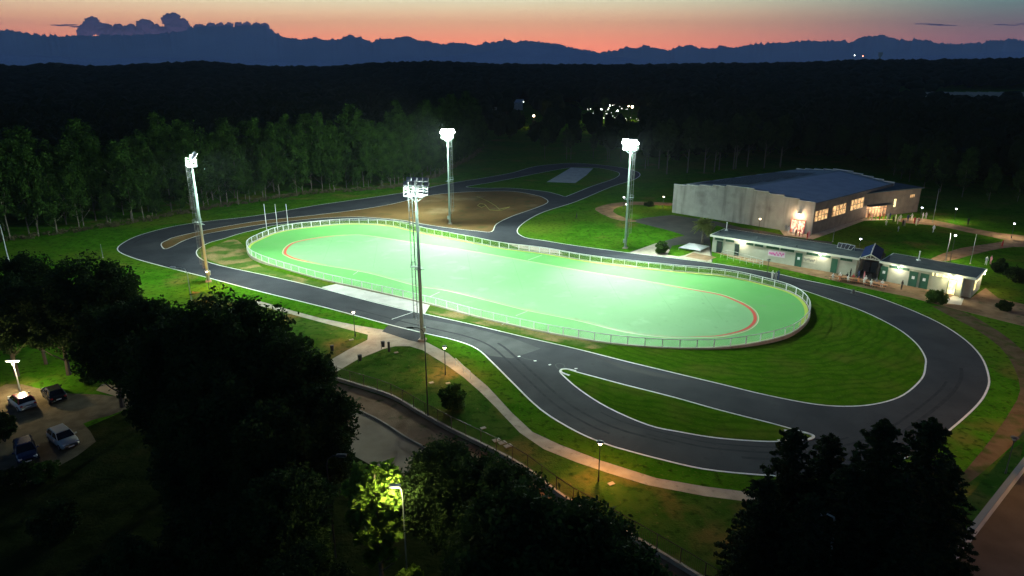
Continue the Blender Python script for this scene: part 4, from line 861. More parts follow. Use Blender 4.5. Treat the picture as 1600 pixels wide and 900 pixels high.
# ------------------------------------------------------------------ people
def skin_body(name, joints, edges, radii_):
    me = bpy.data.meshes.new(name); me.from_pydata(joints, edges, []); o = bpy.data.objects.new(name, me); col.objects.link(o)
    md = o.modifiers.new('skin', 'SKIN'); md.use_smooth_shade = True
    for i, r_ in enumerate(radii_): me.skin_vertices[0].data[i].radius = (r_[0], r_[1]) if isinstance(r_, tuple) else (r_, r_)
    me.skin_vertices[0].data[0].use_root = True
    s = o.modifiers.new('sub', 'SUBSURF'); s.levels = 1; s.render_levels = 1
    dg = bpy.context.evaluated_depsgraph_get(); out = bpy.data.meshes.new_from_object(o.evaluated_get(dg)); bpy.data.objects.remove(o); return out
def person_mesh(pose):
    if pose == 'sit':
        J = [(0, 0, .52), (0, 0, .75), (0, .02, 1.0), (0, .02, 1.16), (0, .03, 1.24), (0, .05, 1.36), (0, .04, 1.45),
             (-.19, .02, 1.06), (-.24, .14, .88), (-.14, .36, .84), (.19, .02, 1.06), (.24, .12, .86), (.12, .34, .86),
             (-.1, .02, .5), (-.12, .42, .52), (-.12, .44, .1), (-.12, .56, .05), (.1, .02, .5), (.13, .42, .52), (.13, .42, .1), (.13, .54, .05)]
    else:
        sw = {'stand': 0, 'walk': .22, 'talk': .05}[pose]; ar = {'stand': (.02, .06), 'walk': (-.15, .2), 'talk': (.05, .3)}[pose]
        hz = 1.02 if pose == 'talk' else .88
        J = [(0, 0, .93), (0, 0, 1.12), (0, .0, 1.34), (0, 0, 1.48), (0, .01, 1.54), (0, .03, 1.65), (0, .02, 1.73),
             (-.19, 0, 1.41), (-.25, ar[0], 1.13), (-.25, ar[0] + .08, .88), (.19, 0, 1.41), (.25, ar[1] * .5, 1.13), (.2, ar[1] + .04, hz),
             (-.1, 0, .88), (-.11, sw * .7, .48), (-.12, sw, .08), (-.12, sw + .13, .04), (.1, 0, .88), (.11, -sw * .3, .48), (.12, -sw, .08), (.12, -sw + .13, .04)]
    E = [(0, 1), (1, 2), (2, 3), (3, 4), (4, 5), (5, 6), (2, 7), (7, 8), (8, 9), (2, 10), (10, 11), (11, 12), (0, 13), (13, 14), (14, 15), (15, 16), (0, 17), (17, 18), (18, 19), (19, 20)]
    Rr = [(.15, .11), (.13, .095), (.16, .10), .06, .05, (.085, .10), (.07, .085), .065, .048, .035, .065, .048, .035, .09, .062, .04, .035, .09, .062, .04, .035]
    me = skin_body('person', J, E, Rr)
    hz_ = J[5][2]; seat = pose == 'sit'
    for pl in me.polygons:
        c = pl.center; head = c.z > J[4][2] + .02 and abs(c.x) < .14
        if head: k = 3 if (c.z > hz_ + .04 or c.y < J[5][1] - .03) else 2
        elif (abs(c.x) > .215 and c.z < J[8][2] + .06 and c.z > J[13][2] - .15 + (0 if not seat else .1)): k = 2
        elif c.z < .12: k = 4
        elif (c.z < .60 if seat else c.z < .95): k = 1
        else: k = 0
        pl.material_index = k
    return me
cl = {k: mat(k + '_clothing', c, .85) for k, c in {'white': (.72, .72, .7), 'black': (.02, .02, .022), 'red': (.45, .03, .03), 'navy': (.02, .04, .12), 'grey': (.25, .25, .26), 'orange': (.6, .22, .10), 'pink': (.6, .25, .3), 'green': (.05, .2, .08), 'denim': (.06, .10, .2), 'tan': (.35, .26, .16)}.items()}
skinm = mat('skin', (.45, .26, .18), .6); hairm = mat('dark_hair', (.03, .02, .012), .7); shoe = mat('shoe', (.05, .05, .05), .6)
PM = {k: person_mesh(k) for k in ('stand', 'walk', 'talk', 'sit')}
cache = {}
def person(px, py, pose, top, bot, label, group=None, rz=None, z=0.0, s=1.0, loc=None):
    key = (pose, top, bot)
    if key not in cache:
        me = PM[pose].copy(); me.materials.clear()
        for m_ in (cl[top], cl[bot], skinm, hairm, shoe): me.materials.append(m_)
        cache[key] = me
    o = bpy.data.objects.new('person', cache[key]); col.objects.link(o); o.location = loc if loc is not None else P(px, py); o.location.z = z
    o.rotation_euler.z = rnd.uniform(0, 6.28) if rz is None else rz; o.scale = (s, s, s); return tag(o, label, 'person', group)
person(901, 343, 'walk', 'black', 'tan', 'person in black top walking alone on the bright far lawn', rz=1.2)
person(1206, 437, 'talk', 'white', 'denim', 'person in white top and jeans, left of the three on the circuit edge', 'three people on the circuit edge', rz=-.8)
person(1211.5, 438.5, 'stand', 'grey', 'navy', 'person in grey top and dark blue trousers, middle of the three on the circuit edge', 'three people on the circuit edge', rz=3)
person(1215.5, 437, 'talk', 'navy', 'black', 'person all in dark clothes, right of the three on the circuit edge', 'three people on the circuit edge', rz=2)
ordn = ['first', 'second', 'third', 'fourth', 'fifth', 'sixth', 'seventh', 'eighth', 'ninth', 'tenth', 'eleventh', 'twelfth', 'thirteenth', 'fourteenth', 'fifteenth', 'sixteenth', 'seventeenth', 'eighteenth', 'nineteenth', 'twentieth', 'twenty first', 'twenty second', 'twenty third', 'twenty fourth']
seats = [(1307, 438, -1, -.5, 'white'), (1307, 438, 1, .3, 'white'), (1307, 438, -1, .6, 'orange'), (1326, 440, 1, -.5, 'black'), (1326, 440, 1, .5, 'red'), (1326, 440, -1, 0, 'white'), (1345, 443, 1, -.6, 'navy'), (1345, 443, 1, .5, 'white'), (1345, 443, -1, -.3, 'orange'), (1345, 443, -1, .6, 'white'), (1362, 447, 1, -.5, 'black'), (1362, 447, 1, .5, 'grey'), (1362, 447, -1, 0, 'white'), (1374, 450, 1, .2, 'white')]
seats = sorted(seats, key=lambda q: (q[0], q[3]))
for i, (x, y, sd, off, c_) in enumerate(seats):
    B0 = P(x, y) + uA * off - nA * (.74 * sd)
    person(0, 0, 'sit', c_, 'denim', 'seated person in %s top at the wooden tables, %s from the left' % (c_, ordn[i]), 'people seated at the wooden tables', rz=rzA + (math.pi if sd > 0 else 0), z=-.02, loc=B0)
for i, (x, y, p_, c_, c2) in enumerate([(1328, 434, 'stand', 'black', 'black'), (1341, 436, 'talk', 'navy', 'denim'), (1349, 438, 'stand', 'pink', 'denim'), (1358, 441, 'talk', 'black', 'denim')]):
    person(x, y, p_, c_, c2, 'standing person in %s top behind the tables, %s from the left' % (c_, ordn[i]), 'people standing by the shelter')
person(1408, 452.5, 'stand', 'black', 'black', 'person in black standing alone before the changing block')
for i, (x, y, p_, c_, c2) in enumerate([(1227, 362, 'talk', 'grey', 'denim'), (1232, 365, 'stand', 'white', 'denim'), (1239, 367, 'talk', 'white', 'tan'), (1243, 370, 'stand', 'black', 'black'), (1249, 369, 'talk', 'red', 'denim'), (1254, 370, 'stand', 'pink', 'red'), (1261, 374, 'talk', 'red', 'navy'), (1263.5, 372, 'stand', 'pink', 'tan')]):
    person(x, y, p_, c_, c2, 'person in %s top at the glowing hall side door, %s from the left' % (c_, ordn[i]), 'people at the hall side door')
ent = [(1357, 343, 'stand', 'orange', 'tan'), (1362, 344, 'talk', 'pink', 'denim'), (1368, 343, 'stand', 'tan', 'denim'), (1374, 344, 'talk', 'red', 'black'), (1380, 343, 'stand', 'orange', 'denim'), (1386, 344, 'talk', 'grey', 'navy'), (1390, 343, 'stand', 'navy', 'black'), (1395, 348, 'talk', 'black', 'black'), (1399, 346, 'stand', 'white', 'tan'), (1402, 350, 'talk', 'white', 'tan'), (1406, 346, 'talk', 'white', 'grey'), (1410, 354, 'stand', 'black', 'denim'), (1413, 353, 'talk', 'grey', 'black'), (1418, 346, 'stand', 'navy', 'navy'), (1424, 344, 'talk', 'white', 'denim'), (1428, 350, 'sit', 'red', 'black'), (1431, 352, 'talk', 'white', 'white'), (1434, 351, 'stand', 'pink', 'white'), (1441, 343, 'stand', 'grey', 'black'), (1446, 342, 'talk', 'grey', 'navy')]
for i, (x, y, p_, c_, c2) in enumerate(ent):
    person(x, y, 'talk' if p_ == 'sit' else p_, c_, c2, 'person in %s top in the crowd at the hall entrance, %s from the left' % (c_, ordn[i]), 'people in the crowd at the hall entrance')
for x, y, p_, c_, c2, la, s_ in [(1384, 352, 'walk', 'white', 'grey', 'child in white walking on the dim lawn, left one', .75), (1403, 362, 'walk', 'grey', 'tan', 'child in grey walking on the dim lawn, right one', .75), (1458, 363, 'walk', 'white', 'denim', 'person in white top and jeans walking on the lawn right of the crowd', 1), (1512, 351, 'stand', 'black', 'black', 'dark figure standing on the path left of the second lantern', 1), (1565, 388, 'walk', 'red', 'orange', 'person in red walking on the lawn path', 1), (1540, 414, 'talk', 'white', 'red', 'person in white, left of the pair beyond the changing block', 1), (1547, 413, 'stand', 'pink', 'black', 'person in pink, right of the pair beyond the changing block', 1)]:
    person(x, y, p_, c_, c2, la, None, s=s_)

# ------------------------------------------------------------------ cars
glass = mat('car_glass', (.01, .012, .015), .08); tyre = mat('tyre_rubber', (.015, .015, .015), .8); rim = mat('alloy_rim', (.35, .35, .36), .35, metal=.8)
headl = mat('headlight_glass', (.6, .62, .65), .15); taill = mat('taillight_red', (.4, .01, .01), .3)
def make_car(paint, roofp, label, loc, rz):
    t = thing('parked_car', label, 'car', loc, rz, 'cars parked on the gravel')
    X = [-2.05, -1.98, -1.6, -.9, 0, .7, 1.15, 1.6, 1.95, 2.05]
    wd = [.70, .80, .85, .87, .88, .88, .86, .84, .76, .62]; zt = [.78, .92, 1.0, 1.0, .98, .96, .94, .90, .80, .62]; zb = [.38, .30, .22, .2, .2, .2, .2, .22, .28, .36]
    b = MB(); rings = []
    for x, w, a, c in zip(X, wd, zt, zb):
        ring = [(x, -w * .9, c), (x, -w, c + .15), (x, -w, (a + c) / 2 + .05), (x, -w * .95, a - .06), (x, -w * .82, a), (x, 0, a + .03), (x, w * .82, a), (x, w * .95, a - .06), (x, w, (a + c) / 2 + .05), (x, w, c + .15), (x, w * .9, c)]; rings.append(ring)
    n = 11; vs = [v for r_ in rings for v in r_]; fs = [(k * n + i, k * n + i + 1, (k + 1) * n + i + 1, (k + 1) * n + i) for k in range(len(X) - 1) for i in range(n - 1)]
    fs += [(k * n, (k + 1) * n, (k + 1) * n + n - 1, k * n + n - 1) for k in range(len(X) - 1)] + [tuple(range(n)), tuple(range(len(vs) - 1, len(vs) - n - 1, -1))]
    b.add(vs, fs); b.build('body', paint, t, smooth=True)
    # glasshouse
    def gh(x0, x1, x2, x3, z0, z1, w0, w1):
        return [(x0, -w0, z0), (x3, -w0, z0), (x3, w0, z0), (x0, w0, z0), (x1, -w1, z1), (x2, -w1, z1), (x2, w1, z1), (x1, w1, z1)]
    b = MB(); b.add(gh(-1.75, -1.35, .35, 1.05, .97, 1.44, .79, .62), [(0, 1, 5, 4), (1, 2, 6, 5), (2, 3, 7, 6), (3, 0, 4, 7), (4, 5, 6, 7)]); b.build('windows', glass, t)
    b = MB(); b.add(gh(-1.42, -1.33, .30, .42, 1.435, 1.50, .65, .58), [(0, 1, 5, 4), (1, 2, 6, 5), (2, 3, 7, 6), (3, 0, 4, 7), (4, 5, 6, 7)])
    for s_ in (-1, 1):
        b.cyl((1.03, s_ * .785, .985), (.37, s_ * .63, 1.45), .035, .035, 5); b.cyl((-1.73, s_ * .785, .985), (-1.36, s_ * .63, 1.45), .05, .05, 5); b.cyl((-.35, s_ * .795, .985), (-.4, s_ * .635, 1.45), .035, .035, 5)
    b.build('roof', roofp, t)
    for x in (-1.3, 1.3):
        for s_ in (-1, 1):
            w = MB().cyl((x, s_ * .70, .32), (x, s_ * .89, .32), .32, .32, 18).build('wheel', tyre, t); MB().cyl((x, s_ * .885, .32), (x, s_ * .905, .32), .2, .2, 12).build('rim', rim, w)
    for s_ in (-1, 1):
        b = MB(); b.box((1.96, s_ * .6, .72), (.18, .28, .13), -s_ * .3); b.build('headlight', headl, t)
        b = MB(); b.box((-2.0, s_ * .66, .80), (.14, .22, .16), s_ * .2); b.build('taillight', taill, t)
        b = MB(); b.box((.75, s_ * .96, 1.0), (.12, .2, .13)); b.build('wing_mirror', paint, t)
    b = MB(); b.box((2.06, 0, .42), (.05, 1.1, .2)); b.build('grille', M['darkmetal'], t)
    b = MB(); b.box((-2.06, 0, .6), (.02, .5, .12)); b.box((2.09, 0, .42), (.02, .5, .11)); b.build('number_plate', M['white'], t)
    b = MB(); b.box((0, .885, .35), (2.0, .03, .12)); b.box((0, -.885, .35), (2.0, .03, .12)); b.build('sill', M['darkmetal'], t)
pw = mat('white_car_paint', (.6, .6, .58), .25); pr_ = mat('red_car_paint', (.35, .03, .02), .2); pk = mat('black_car_paint', (.02, .022, .025), .2); ps = mat('silver_car_paint', (.42, .40, .36), .3); pb = mat('dark_blue_car_paint', (.015, .025, .07), .2)
make_car(pw, pr_, 'white parked car with a red roof beneath the car park lamp', P(36, 634), R(142))
make_car(pk, pk, 'black parked car right of the red roofed one', P(86, 622), R(136))
make_car(ps, ps, 'silver parked car facing right in the lower row', P(100, 692), R(-38))
make_car(pb, pb, 'dark blue parked car left of the silver one, half behind leaves', P(42, 712), R(-50))

# ------------------------------------------------------------------ leaves and trees
def leaf_cloud(centers, rad, per, size, rs, flat=1.0, up=0.0):
    n = len(centers) * per; c = np.repeat(centers, per, axis=0); rr = np.repeat(rad, per)[:, None]
    d = rs.normal(size=(n, 3)); d /= np.linalg.norm(d, axis=1)[:, None]; d[:, 2] *= flat
    p = c + d * rr * (rs.rand(n, 1) ** .45) * (1 + .5 * (rs.rand(n, 1) > .93) * rs.rand(n, 1))
    a = rs.normal(size=(n, 3)); a[:, 2] *= .7; a /= np.linalg.norm(a, axis=1)[:, None]; b = np.cross(a, rs.normal(size=(n, 3))); b /= np.linalg.norm(b, axis=1)[:, None]
    s = (size * (.6 + .8 * rs.rand(n)))[:, None]
    V = np.stack([p - a * s, p + b * s * .55, p + a * s, p - b * s * .55], axis=1).reshape(-1, 3); Fq = np.arange(4 * n).reshape(n, 4); return V, Fq
def crown_centers(n, h0, h1, r, rs, shape='round'):
    out = []; rad = []
    while len(out) < n:
        q = rs.uniform(-1, 1, 3); 
        if np.dot(q, q) > 1: continue
        t = (q[2] + 1) / 2; z = h0 + (h1 - h0) * t
        k = r * (1 if shape == 'round' else 1 - .3 * t); l = np.linalg.norm(q) + 1e-6; push = max(l, .55) / l
        out.append((q[0] * k * push, q[1] * k * push, z)); rad.append(r * rs.uniform(.20, .36))
    return np.array(out), np.array(rad)
def tree_proto(name, h, r, h0, ncl, per, size, lm, bm, seed, shape='round', trunk_r=.2, limbs=5, parts=True):
    rs = np.random.RandomState(seed); t = thing(name, 'x', 'tree', (0, 0, 0))
    c, rad = crown_centers(ncl, h0 + r * .25, h - r * .22, r * .8, rs, shape); V_, Fq = leaf_cloud(c, rad, per, size, rs); np_obj('crown', V_, Fq, lm, t)
    b = MB(); r_ = random.Random(seed); lean = (r_.uniform(-.5, .5), r_.uniform(-.5, .5)); top = h - r * .5
    pts = [(0, 0, -.2), (lean[0] * .3, lean[1] * .3, h * .3), (lean[0], lean[1], top)]; b.tube(pts, [trunk_r * 1.25, trunk_r * .85, trunk_r * .25], 7)
    for k in range(limbs):
        a = r_.uniform(0, 6.28); z0 = h0 * .7 + (top - h0) * .6 * k / max(1, limbs); l = r * r_.uniform(.5, .85); f = z0 / top
        b.tube([(lean[0] * f, lean[1] * f, z0), (lean[0] * f + l * .5 * math.cos(a), lean[1] * f + l * .5 * math.sin(a), z0 + l * .45), (lean[0] * f + l * math.cos(a), lean[1] * f + l * math.sin(a), z0 + l * 1.0)], [trunk_r * .45, trunk_r * .3, .03], 5)
    b.build('trunk', bm, t); return t
def conifer_proto(name, h, r, seed):
    rs = np.random.RandomState(seed); t = thing(name, 'x', 'tree', (0, 0, 0)); C_ = []; Rd = []; b = MB(); b.cyl((0, 0, -.2), (0, 0, h - .3), .24, .04, 7)
    z = 1.0
    while z < h - .4:
        f = (z - 1.0) / (h - 1.0); l = r * (1 - f) ** .8 + .25; nb = int(6 + 5 * (1 - f)); a0 = rs.rand() * 6
        for k in range(nb):
            a = a0 + 6.283 * k / nb + rs.uniform(-.2, .2); ll = l * rs.uniform(.65, 1.12)
            b.cyl((0, 0, z), (ll * math.cos(a), ll * math.sin(a), z - ll * .12), .04, .012, 4)
            for q in np.linspace(.25, 1, max(2, int(ll / .55))): C_.append((ll * q * math.cos(a), ll * q * math.sin(a), z - ll * .12 * q + .1)); Rd.append(.16 + .36 * (1 - q) + .16)
        z += .55
    C_.append((0, 0, h - .3)); Rd.append(.25); V_, Fq = leaf_cloud(np.array(C_), np.array(Rd), 26, .17, rs, flat=.5); np_obj('crown', V_, Fq, M['needle'], t); b.build('trunk', M['bark_dark'], t); return t
used = set()
def place(proto, loc, s, label, group=None, sz=None, rz=None, cat='tree'):
    if proto.name not in used: used.add(proto.name); t = proto
    else: t = copy_tree(proto)
    t.location = loc; t.scale = (s, s, sz or s); t.rotation_euler.z = rnd.uniform(0, 6.28) if rz is None else rz
    t['label'] = label; t['category'] = cat
    if group: t['group'] = group
    elif 'group' in t: del t['group']
    return t
# wood edge
EDGE = [(-260, 385), (0, 378), (130, 361), (220, 347), (330, 326), (400, 316), (480, 303), (560, 298), (620, 293), (680, 277), (735, 248), (752, 232), (800, 228), (840, 238), (860, 251), (960, 251), (1000, 262), (1050, 272), (1100, 275), (1250, 262), (1400, 275), (1450, 296), (1520, 312), (1600, 318), (2000, 335)]
def inwood(x, y):
    px, py = proj(x, y, 0); return py < np.interp(px, [e[0] for e in EDGE], [e[1] for e in EDGE])
wv = [tree_proto('woodland_tree', 17 + k % 3 * 1.5, 4.1 + .4 * (k % 2), 1.2 + .7 * (k % 3), 100, 70, .26, M['leaf_wood'], M['bark'], 100 + k, 'tall', .10, 5) for k in range(6)]
el = [P(a, b) for a, b in EDGE[:12]]
row1 = open_resample(el, 4.3); cnt = 0
for i, p in enumerate(row1):
    q = p + Vector((rnd.uniform(-1.5, 1.5), rnd.uniform(-.3, 3.2), 0)); h = rnd.choice((.55, .7, .85, .95, 1, 1.05, 1.15, 1.22)) * (1.0 if proj(q.x, q.y, 0)[0] < 600 else .84)
    place(wv[i % 6], q, h, 'leafy pale trunked tree, number %d from the left, front row of the lit wood' % (i + 1), 'front row trees of the lit wood on the left', sz=h * rnd.uniform(.85, 1.15))
nn2 = Vector((-.45, .9, 0))
uc = []; ur = []
for p in open_resample(el, .9):
    for k in range(3): q = p + Vector((rnd.uniform(-1, 1), rnd.uniform(-1.6, 3.5), 0)); uc.append((q.x, q.y, rnd.uniform(.1, .7))); ur.append(rnd.uniform(.4, .9))
V_, Fq = leaf_cloud(np.array(uc), np.array(ur), 34, .16, npr, flat=.6); V_[:, 2] = np.abs(V_[:, 2])
tag(np_obj('undergrowth', V_, Fq, leafmat('dry_undergrowth', (.07, .075, .03), (.15, .13, .07), .8)), kind='stuff', label='dry weedy undergrowth along the foot of the lit wood', cat='undergrowth')
for i, p in enumerate(open_resample(el, 5.2)):
    q = p + nn2 * rnd.uniform(4.5, 6.5); place(wv[(i * 5 + 2) % 6], q, rnd.uniform(.95, 1.22), 'tall leafy tree close behind the front row of the lit wood', 'second row trees of the lit wood')
for i, p in enumerate(open_resample(el, 6.2)):
    q = p + nn2 * rnd.uniform(10, 13); place(wv[(i * 5 + 1) % 6], q, rnd.uniform(1.05, 1.35), 'taller dim tree in the third row of the lit wood', 'third row trees of the lit wood')
pl_ = [tree_proto('tall_bare_trunk_tree', 19, 4.0, 6.5, 70, 70, .34, M['leaf_dark'], mat('dim_bark', (.08, .07, .05), .9), 200 + k, 'tall', .2, 4) for k in range(3)]
er = open_resample([P(a, b) for a, b in EDGE[14:19]] + [P(1150, 268), P(1240, 262)], 5.2)
for i, p in enumerate(er):
    q = p + Vector((rnd.uniform(-3, 3), rnd.uniform(0, 9), 0)); place(pl_[i % 3], q, rnd.uniform(.85, 1.1) * (.62 if 800 < proj(q.x, q.y, 0)[0] < 1015 else 1), 'tall bare trunked tree number %d from the left on the dark far edge' % (i + 1), 'tall trees on the dark far edge')
er = open_resample([P(a, b) for a, b in EDGE[20:25]], 8)
for i, p in enumerate(er):
    if proj(p.x, p.y, 0)[0] > 1640: continue
    place(wv[i % 6], p + Vector((0, rnd.uniform(0, 4), 0)), rnd.uniform(.6, .85), 'dim bushy tree on the right edge of the dark wood, number %d from the left' % (i + 1), 'trees on the right edge of the wood')
# far forest mass
ico = bmesh.new(); bmesh.ops.create_icosphere(ico, subdivisions=2, radius=1); I2 = np.array([v.co[:] for v in ico.verts]); F2 = np.array([[v.index for v in f.verts] for f in ico.faces]); ico.free()
ico = bmesh.new(); bmesh.ops.create_icosphere(ico, subdivisions=1, radius=1); I1 = np.array([v.co[:] for v in ico.verts]); F1 = np.array([[v.index for v in f.verts] for f in ico.faces]); ico.free()
VV = []; FF = []; off = 0; LC = []; LR = []
d = 150.0
while d < 1750:
    st = max(6.0, d * .0165); a = -R(43)
    while a < R(43):
        dd = d + rnd.uniform(-.4, .4) * st; aa = a + rnd.uniform(-.4, .4) * st / d; x, y = dd * math.sin(aa), dd * math.cos(aa); a += st / d
        if not inwood(x, y): continue
        px0, py0 = proj(x, y, 0)
        if dd < 420 and inwood(x, y) and not inwood(x + 6, y - 13): continue
        g0 = terrain(x, y); hh = rnd.uniform(12, 18) * (1 if dd < 700 else .95); r_ = rnd.uniform(.55, .75) * st * (1 if dd < 700 else .9)
        tx, ty = proj(x, y, g0 + hh)
        by = proj(x, y, g0 + hh * .22)[1]; hw = r_ * F / max(1, dd)
        def covers(x0, x1, y0, y1, dmax): return dd < dmax and tx + hw > x0 and tx - hw < x1 and ty < y1 and by > y0
        if covers(1405, 1660, 134, 149, 930) and rnd.random() < (.97 if ty < 140 else .85): continue
        if covers(885, 1008, 160, 194, 640) and rnd.random() < .93: continue
        if covers(828, 840, 176, 186, 640) or covers(812, 823, 156, 162, 800) or covers(980, 994, 162, 172, 640): continue
        if covers(760, 822, 164, 174, 680) and rnd.random() < .8: continue
        near = dd < 430; I, Fx = (I2, F2) if dd < 900 else (I1, F1)
        s = np.array([r_, r_, hh * .38]); k_ = .75 if near else 1.0
        jit = 1 + npr.uniform(-.22, .22, len(I)); v = I * jit[:, None] * s * k_ + np.array([x, y, g0 + hh * .62]); VV.append(v); FF.append(Fx + off); off += len(v)
        if near:
            for _ in range(7): q = npr.normal(size=3); q /= np.linalg.norm(q); LC.append((x + q[0] * r_ * .8, y + q[1] * r_ * .8, g0 + hh * .62 + q[2] * hh * .32)); LR.append(r_ * .38)
    d += st * .85
np_obj('forest', np.concatenate(VV), np.concatenate(FF), M['canopy'])
tag(bpy.data.objects['forest'], kind='stuff', label='vast dark forest stretching to the horizon', cat='forest')
V_, Fq = leaf_cloud(np.array(LC), np.array(LR), 26, .5, npr)
tag(np_obj('forest_foliage', V_, Fq, M['canopy']), kind='stuff', label='loose outer leaves of the nearer dark forest', cat='forest')

# foreground trees (dark)
fg = [tree_proto('broadleaf_tree', 15, 5.5, 3.0, 135, 210, .20, M['leaf_dark'], M['bark_dark'], 300 + k, 'round', .28, 7) for k in range(4)]
def at_top(px, py, h): q = P(px, py, h); return Vector((q.x, q.y, 0))
FG = [(130, 385, 15.5, 'large dark tree at left, nearest the left hairpin'), (30, 385, 13, 'large dark tree cut by the left edge above the car park'), (72, 425, 12.5, 'dark tree between the two leftmost tree tops'), (205, 450, 14, 'dark tree right of the large left one, lower'),
      (345, 436, 17.5, 'biggest dark tree of the middle clump, its top beside the left path lamp'), (265, 470, 15.5, 'dark tree on the left shoulder of the biggest one'), (425, 498, 15, 'dark tree on the right shoulder of the biggest one'), (478, 592, 12, 'dark tree bulging over the street corner'), (320, 560, 14, 'dark tree in the heart of the middle clump'), (262, 545, 12, 'dark tree overhanging the car park road'), (400, 620, 12.5, 'dark tree low in the middle clump'), (300, 650, 11, 'dark tree at the lower left of the middle clump'), (-15, 420, 13, 'dark tree at the very left edge, half outside the picture'), (45, 452, 9.5, 'dark tree above the lit car park lamp'), (158, 468, 12, 'dark tree overhanging the grass behind the parked cars'),
      (430, 728, 11, 'dim leafy tree at bottom left below the middle clump'), (320, 775, 9.5, 'dim tree near the bottom edge left of the leafy one'), (180, 840, 9, 'dim greenish tree at the bottom edge'), (470, 850, 9.5, 'dark tree at the bottom left of the lit tree'),
      (692, 684, 10.8, 'dark tree hiding the street, left top of the bottom clump'), (757, 694, 11.2, 'dark tree hiding the street, right top of the bottom clump'), (822, 742, 13.5, 'dark tree right of the bottom clump tops, beside the railing'), (900, 765, 12.5, 'dark tree crowding the railing under the orange lamp'), (955, 830, 12, 'dark tree at the bottom edge right of the orange lamp clump'), (782, 790, 11, 'dark tree in the middle of the bottom clump'), (850, 830, 12, 'dark tree at the bottom edge under the railing'), (745, 885, 10.5, 'dark tree at the bottom edge right of the lit street lamp')]
for i, (x, y, h, la) in enumerate(FG): place(fg[i % 4], at_top(x, y, h * 1.05), h / 15, la, 'dark foreground trees', sz=h / 15 * 1.02)
lt = tree_proto('lamp_lit_tree', 11, 2.5, 2.2, 75, 70, .26, M['leaf_bright'], M['bark'], 400, 'round', .16, 6)
place(lt, Vector((LT.x - 2.1, LT.y + 1.3, 0)), 1, 'tree with leaves lit yellow green by the street lamp inside it', None, rz=1.0)
lt2 = tree_proto('lamp_lit_shrub', 5.5, 2.2, .6, 40, 80, .24, M['leaf_bright'], M['bark'], 401, 'round', .1, 5)
place(lt2, Vector((LT.x + .8, LT.y - 3.2, 0)), 1, 'shrub lit green under the street lamp at the bottom', None, cat='shrub')
cf = [conifer_proto('conifer', 14, 4.2, 500 + k) for k in range(3)]
for i, (x, y, h, la) in enumerate([(1243, 668, 12.5, 'leftmost dark conifer of the bottom right group, over the chicane end'), (1300, 678, 12, 'second dark conifer of the bottom right group'), (1385, 655, 14.5, 'tallest dark conifer of the bottom right group'), (1458, 652, 14.5, 'rightmost tall dark conifer beside the dirt path'), (1335, 725, 12.5, 'dark conifer in front between the tall ones'), (1200, 745, 10.5, 'small dark conifer by the end of the lit path'), (1270, 770, 11, 'dark conifer low in the bottom right group'), (1420, 740, 12.5, 'dark conifer in front of the rightmost pair'), (1490, 720, 10.5, 'small dark conifer on the dirt path side')]):
    place(cf[i % 3], at_top(x, y, h * .99), h / 14, la, 'dark conifers at bottom right')
# shrubs
def shrub(px, py, r, h, lm, label, seed, per=70):
    t = thing('round_bush', label, 'bush', P(px, py)); rs = np.random.RandomState(seed); c, rad = crown_centers(60, .05, h * .88, r * .78, rs); V_, Fq = leaf_cloud(c, rad * .9, per, .13, rs)
    np_obj('foliage', V_, Fq, lm, t); b = MB()
    for k in range(5): b.cyl((0, 0, -.05), (r * .4 * math.cos(k * 1.26), r * .4 * math.sin(k * 1.26), h * .5), .06, .03, 5)
    b.build('stem', M['bark_dark'], t)
shrub(709, 637, 1.9, 3.0, M['leaf'], 'round dark green bush on the lawn below the second path lamp', 1, per=130)
shrub(1033, 396, 1.6, 2.8, M['leaf'], 'round green bush beside the paving at the right foot of the far lawn', 2)
shrub(1462, 474, 2.0, 2.4, M['leaf'], 'rounded green bush before the yellow lit porch', 3)
shrub(1568, 486, 1.3, 1.8, M['leaf_dark'], 'dark bush right of the changing block', 4)
shrub(1560, 425, 1.8, 2.6, M['leaf_dark'], 'dark bush beyond the pair of people at right', 5); shrub(1585, 440, 2.2, 2.8, M['leaf_dark'], 'large dark bush at the right edge', 6)
shrub(8, 690, 1.9, 3.6, M['leaf_dark'], 'dark bush at the left edge beside the blue car', 7); shrub(70, 752, 1.6, 2.2, M['leaf'], 'low green bush below the parked cars', 8); shrub(30, 760, 1.8, 2.4, M['leaf_dark'], 'dark bush in the bottom left below the blue car', 9); shrub(140, 600, 1.1, 1.4, M['leaf'], 'small bush at the edge of the car park grass', 10)
shrub(1015, 322, 1.8, 1.2, M['leaf_dark'], 'low dark hedge bush near the small path loop', 11); shrub(90, 840, 2.4, 3.4, M['leaf_dark'], 'dark bush near the bottom left corner', 12)
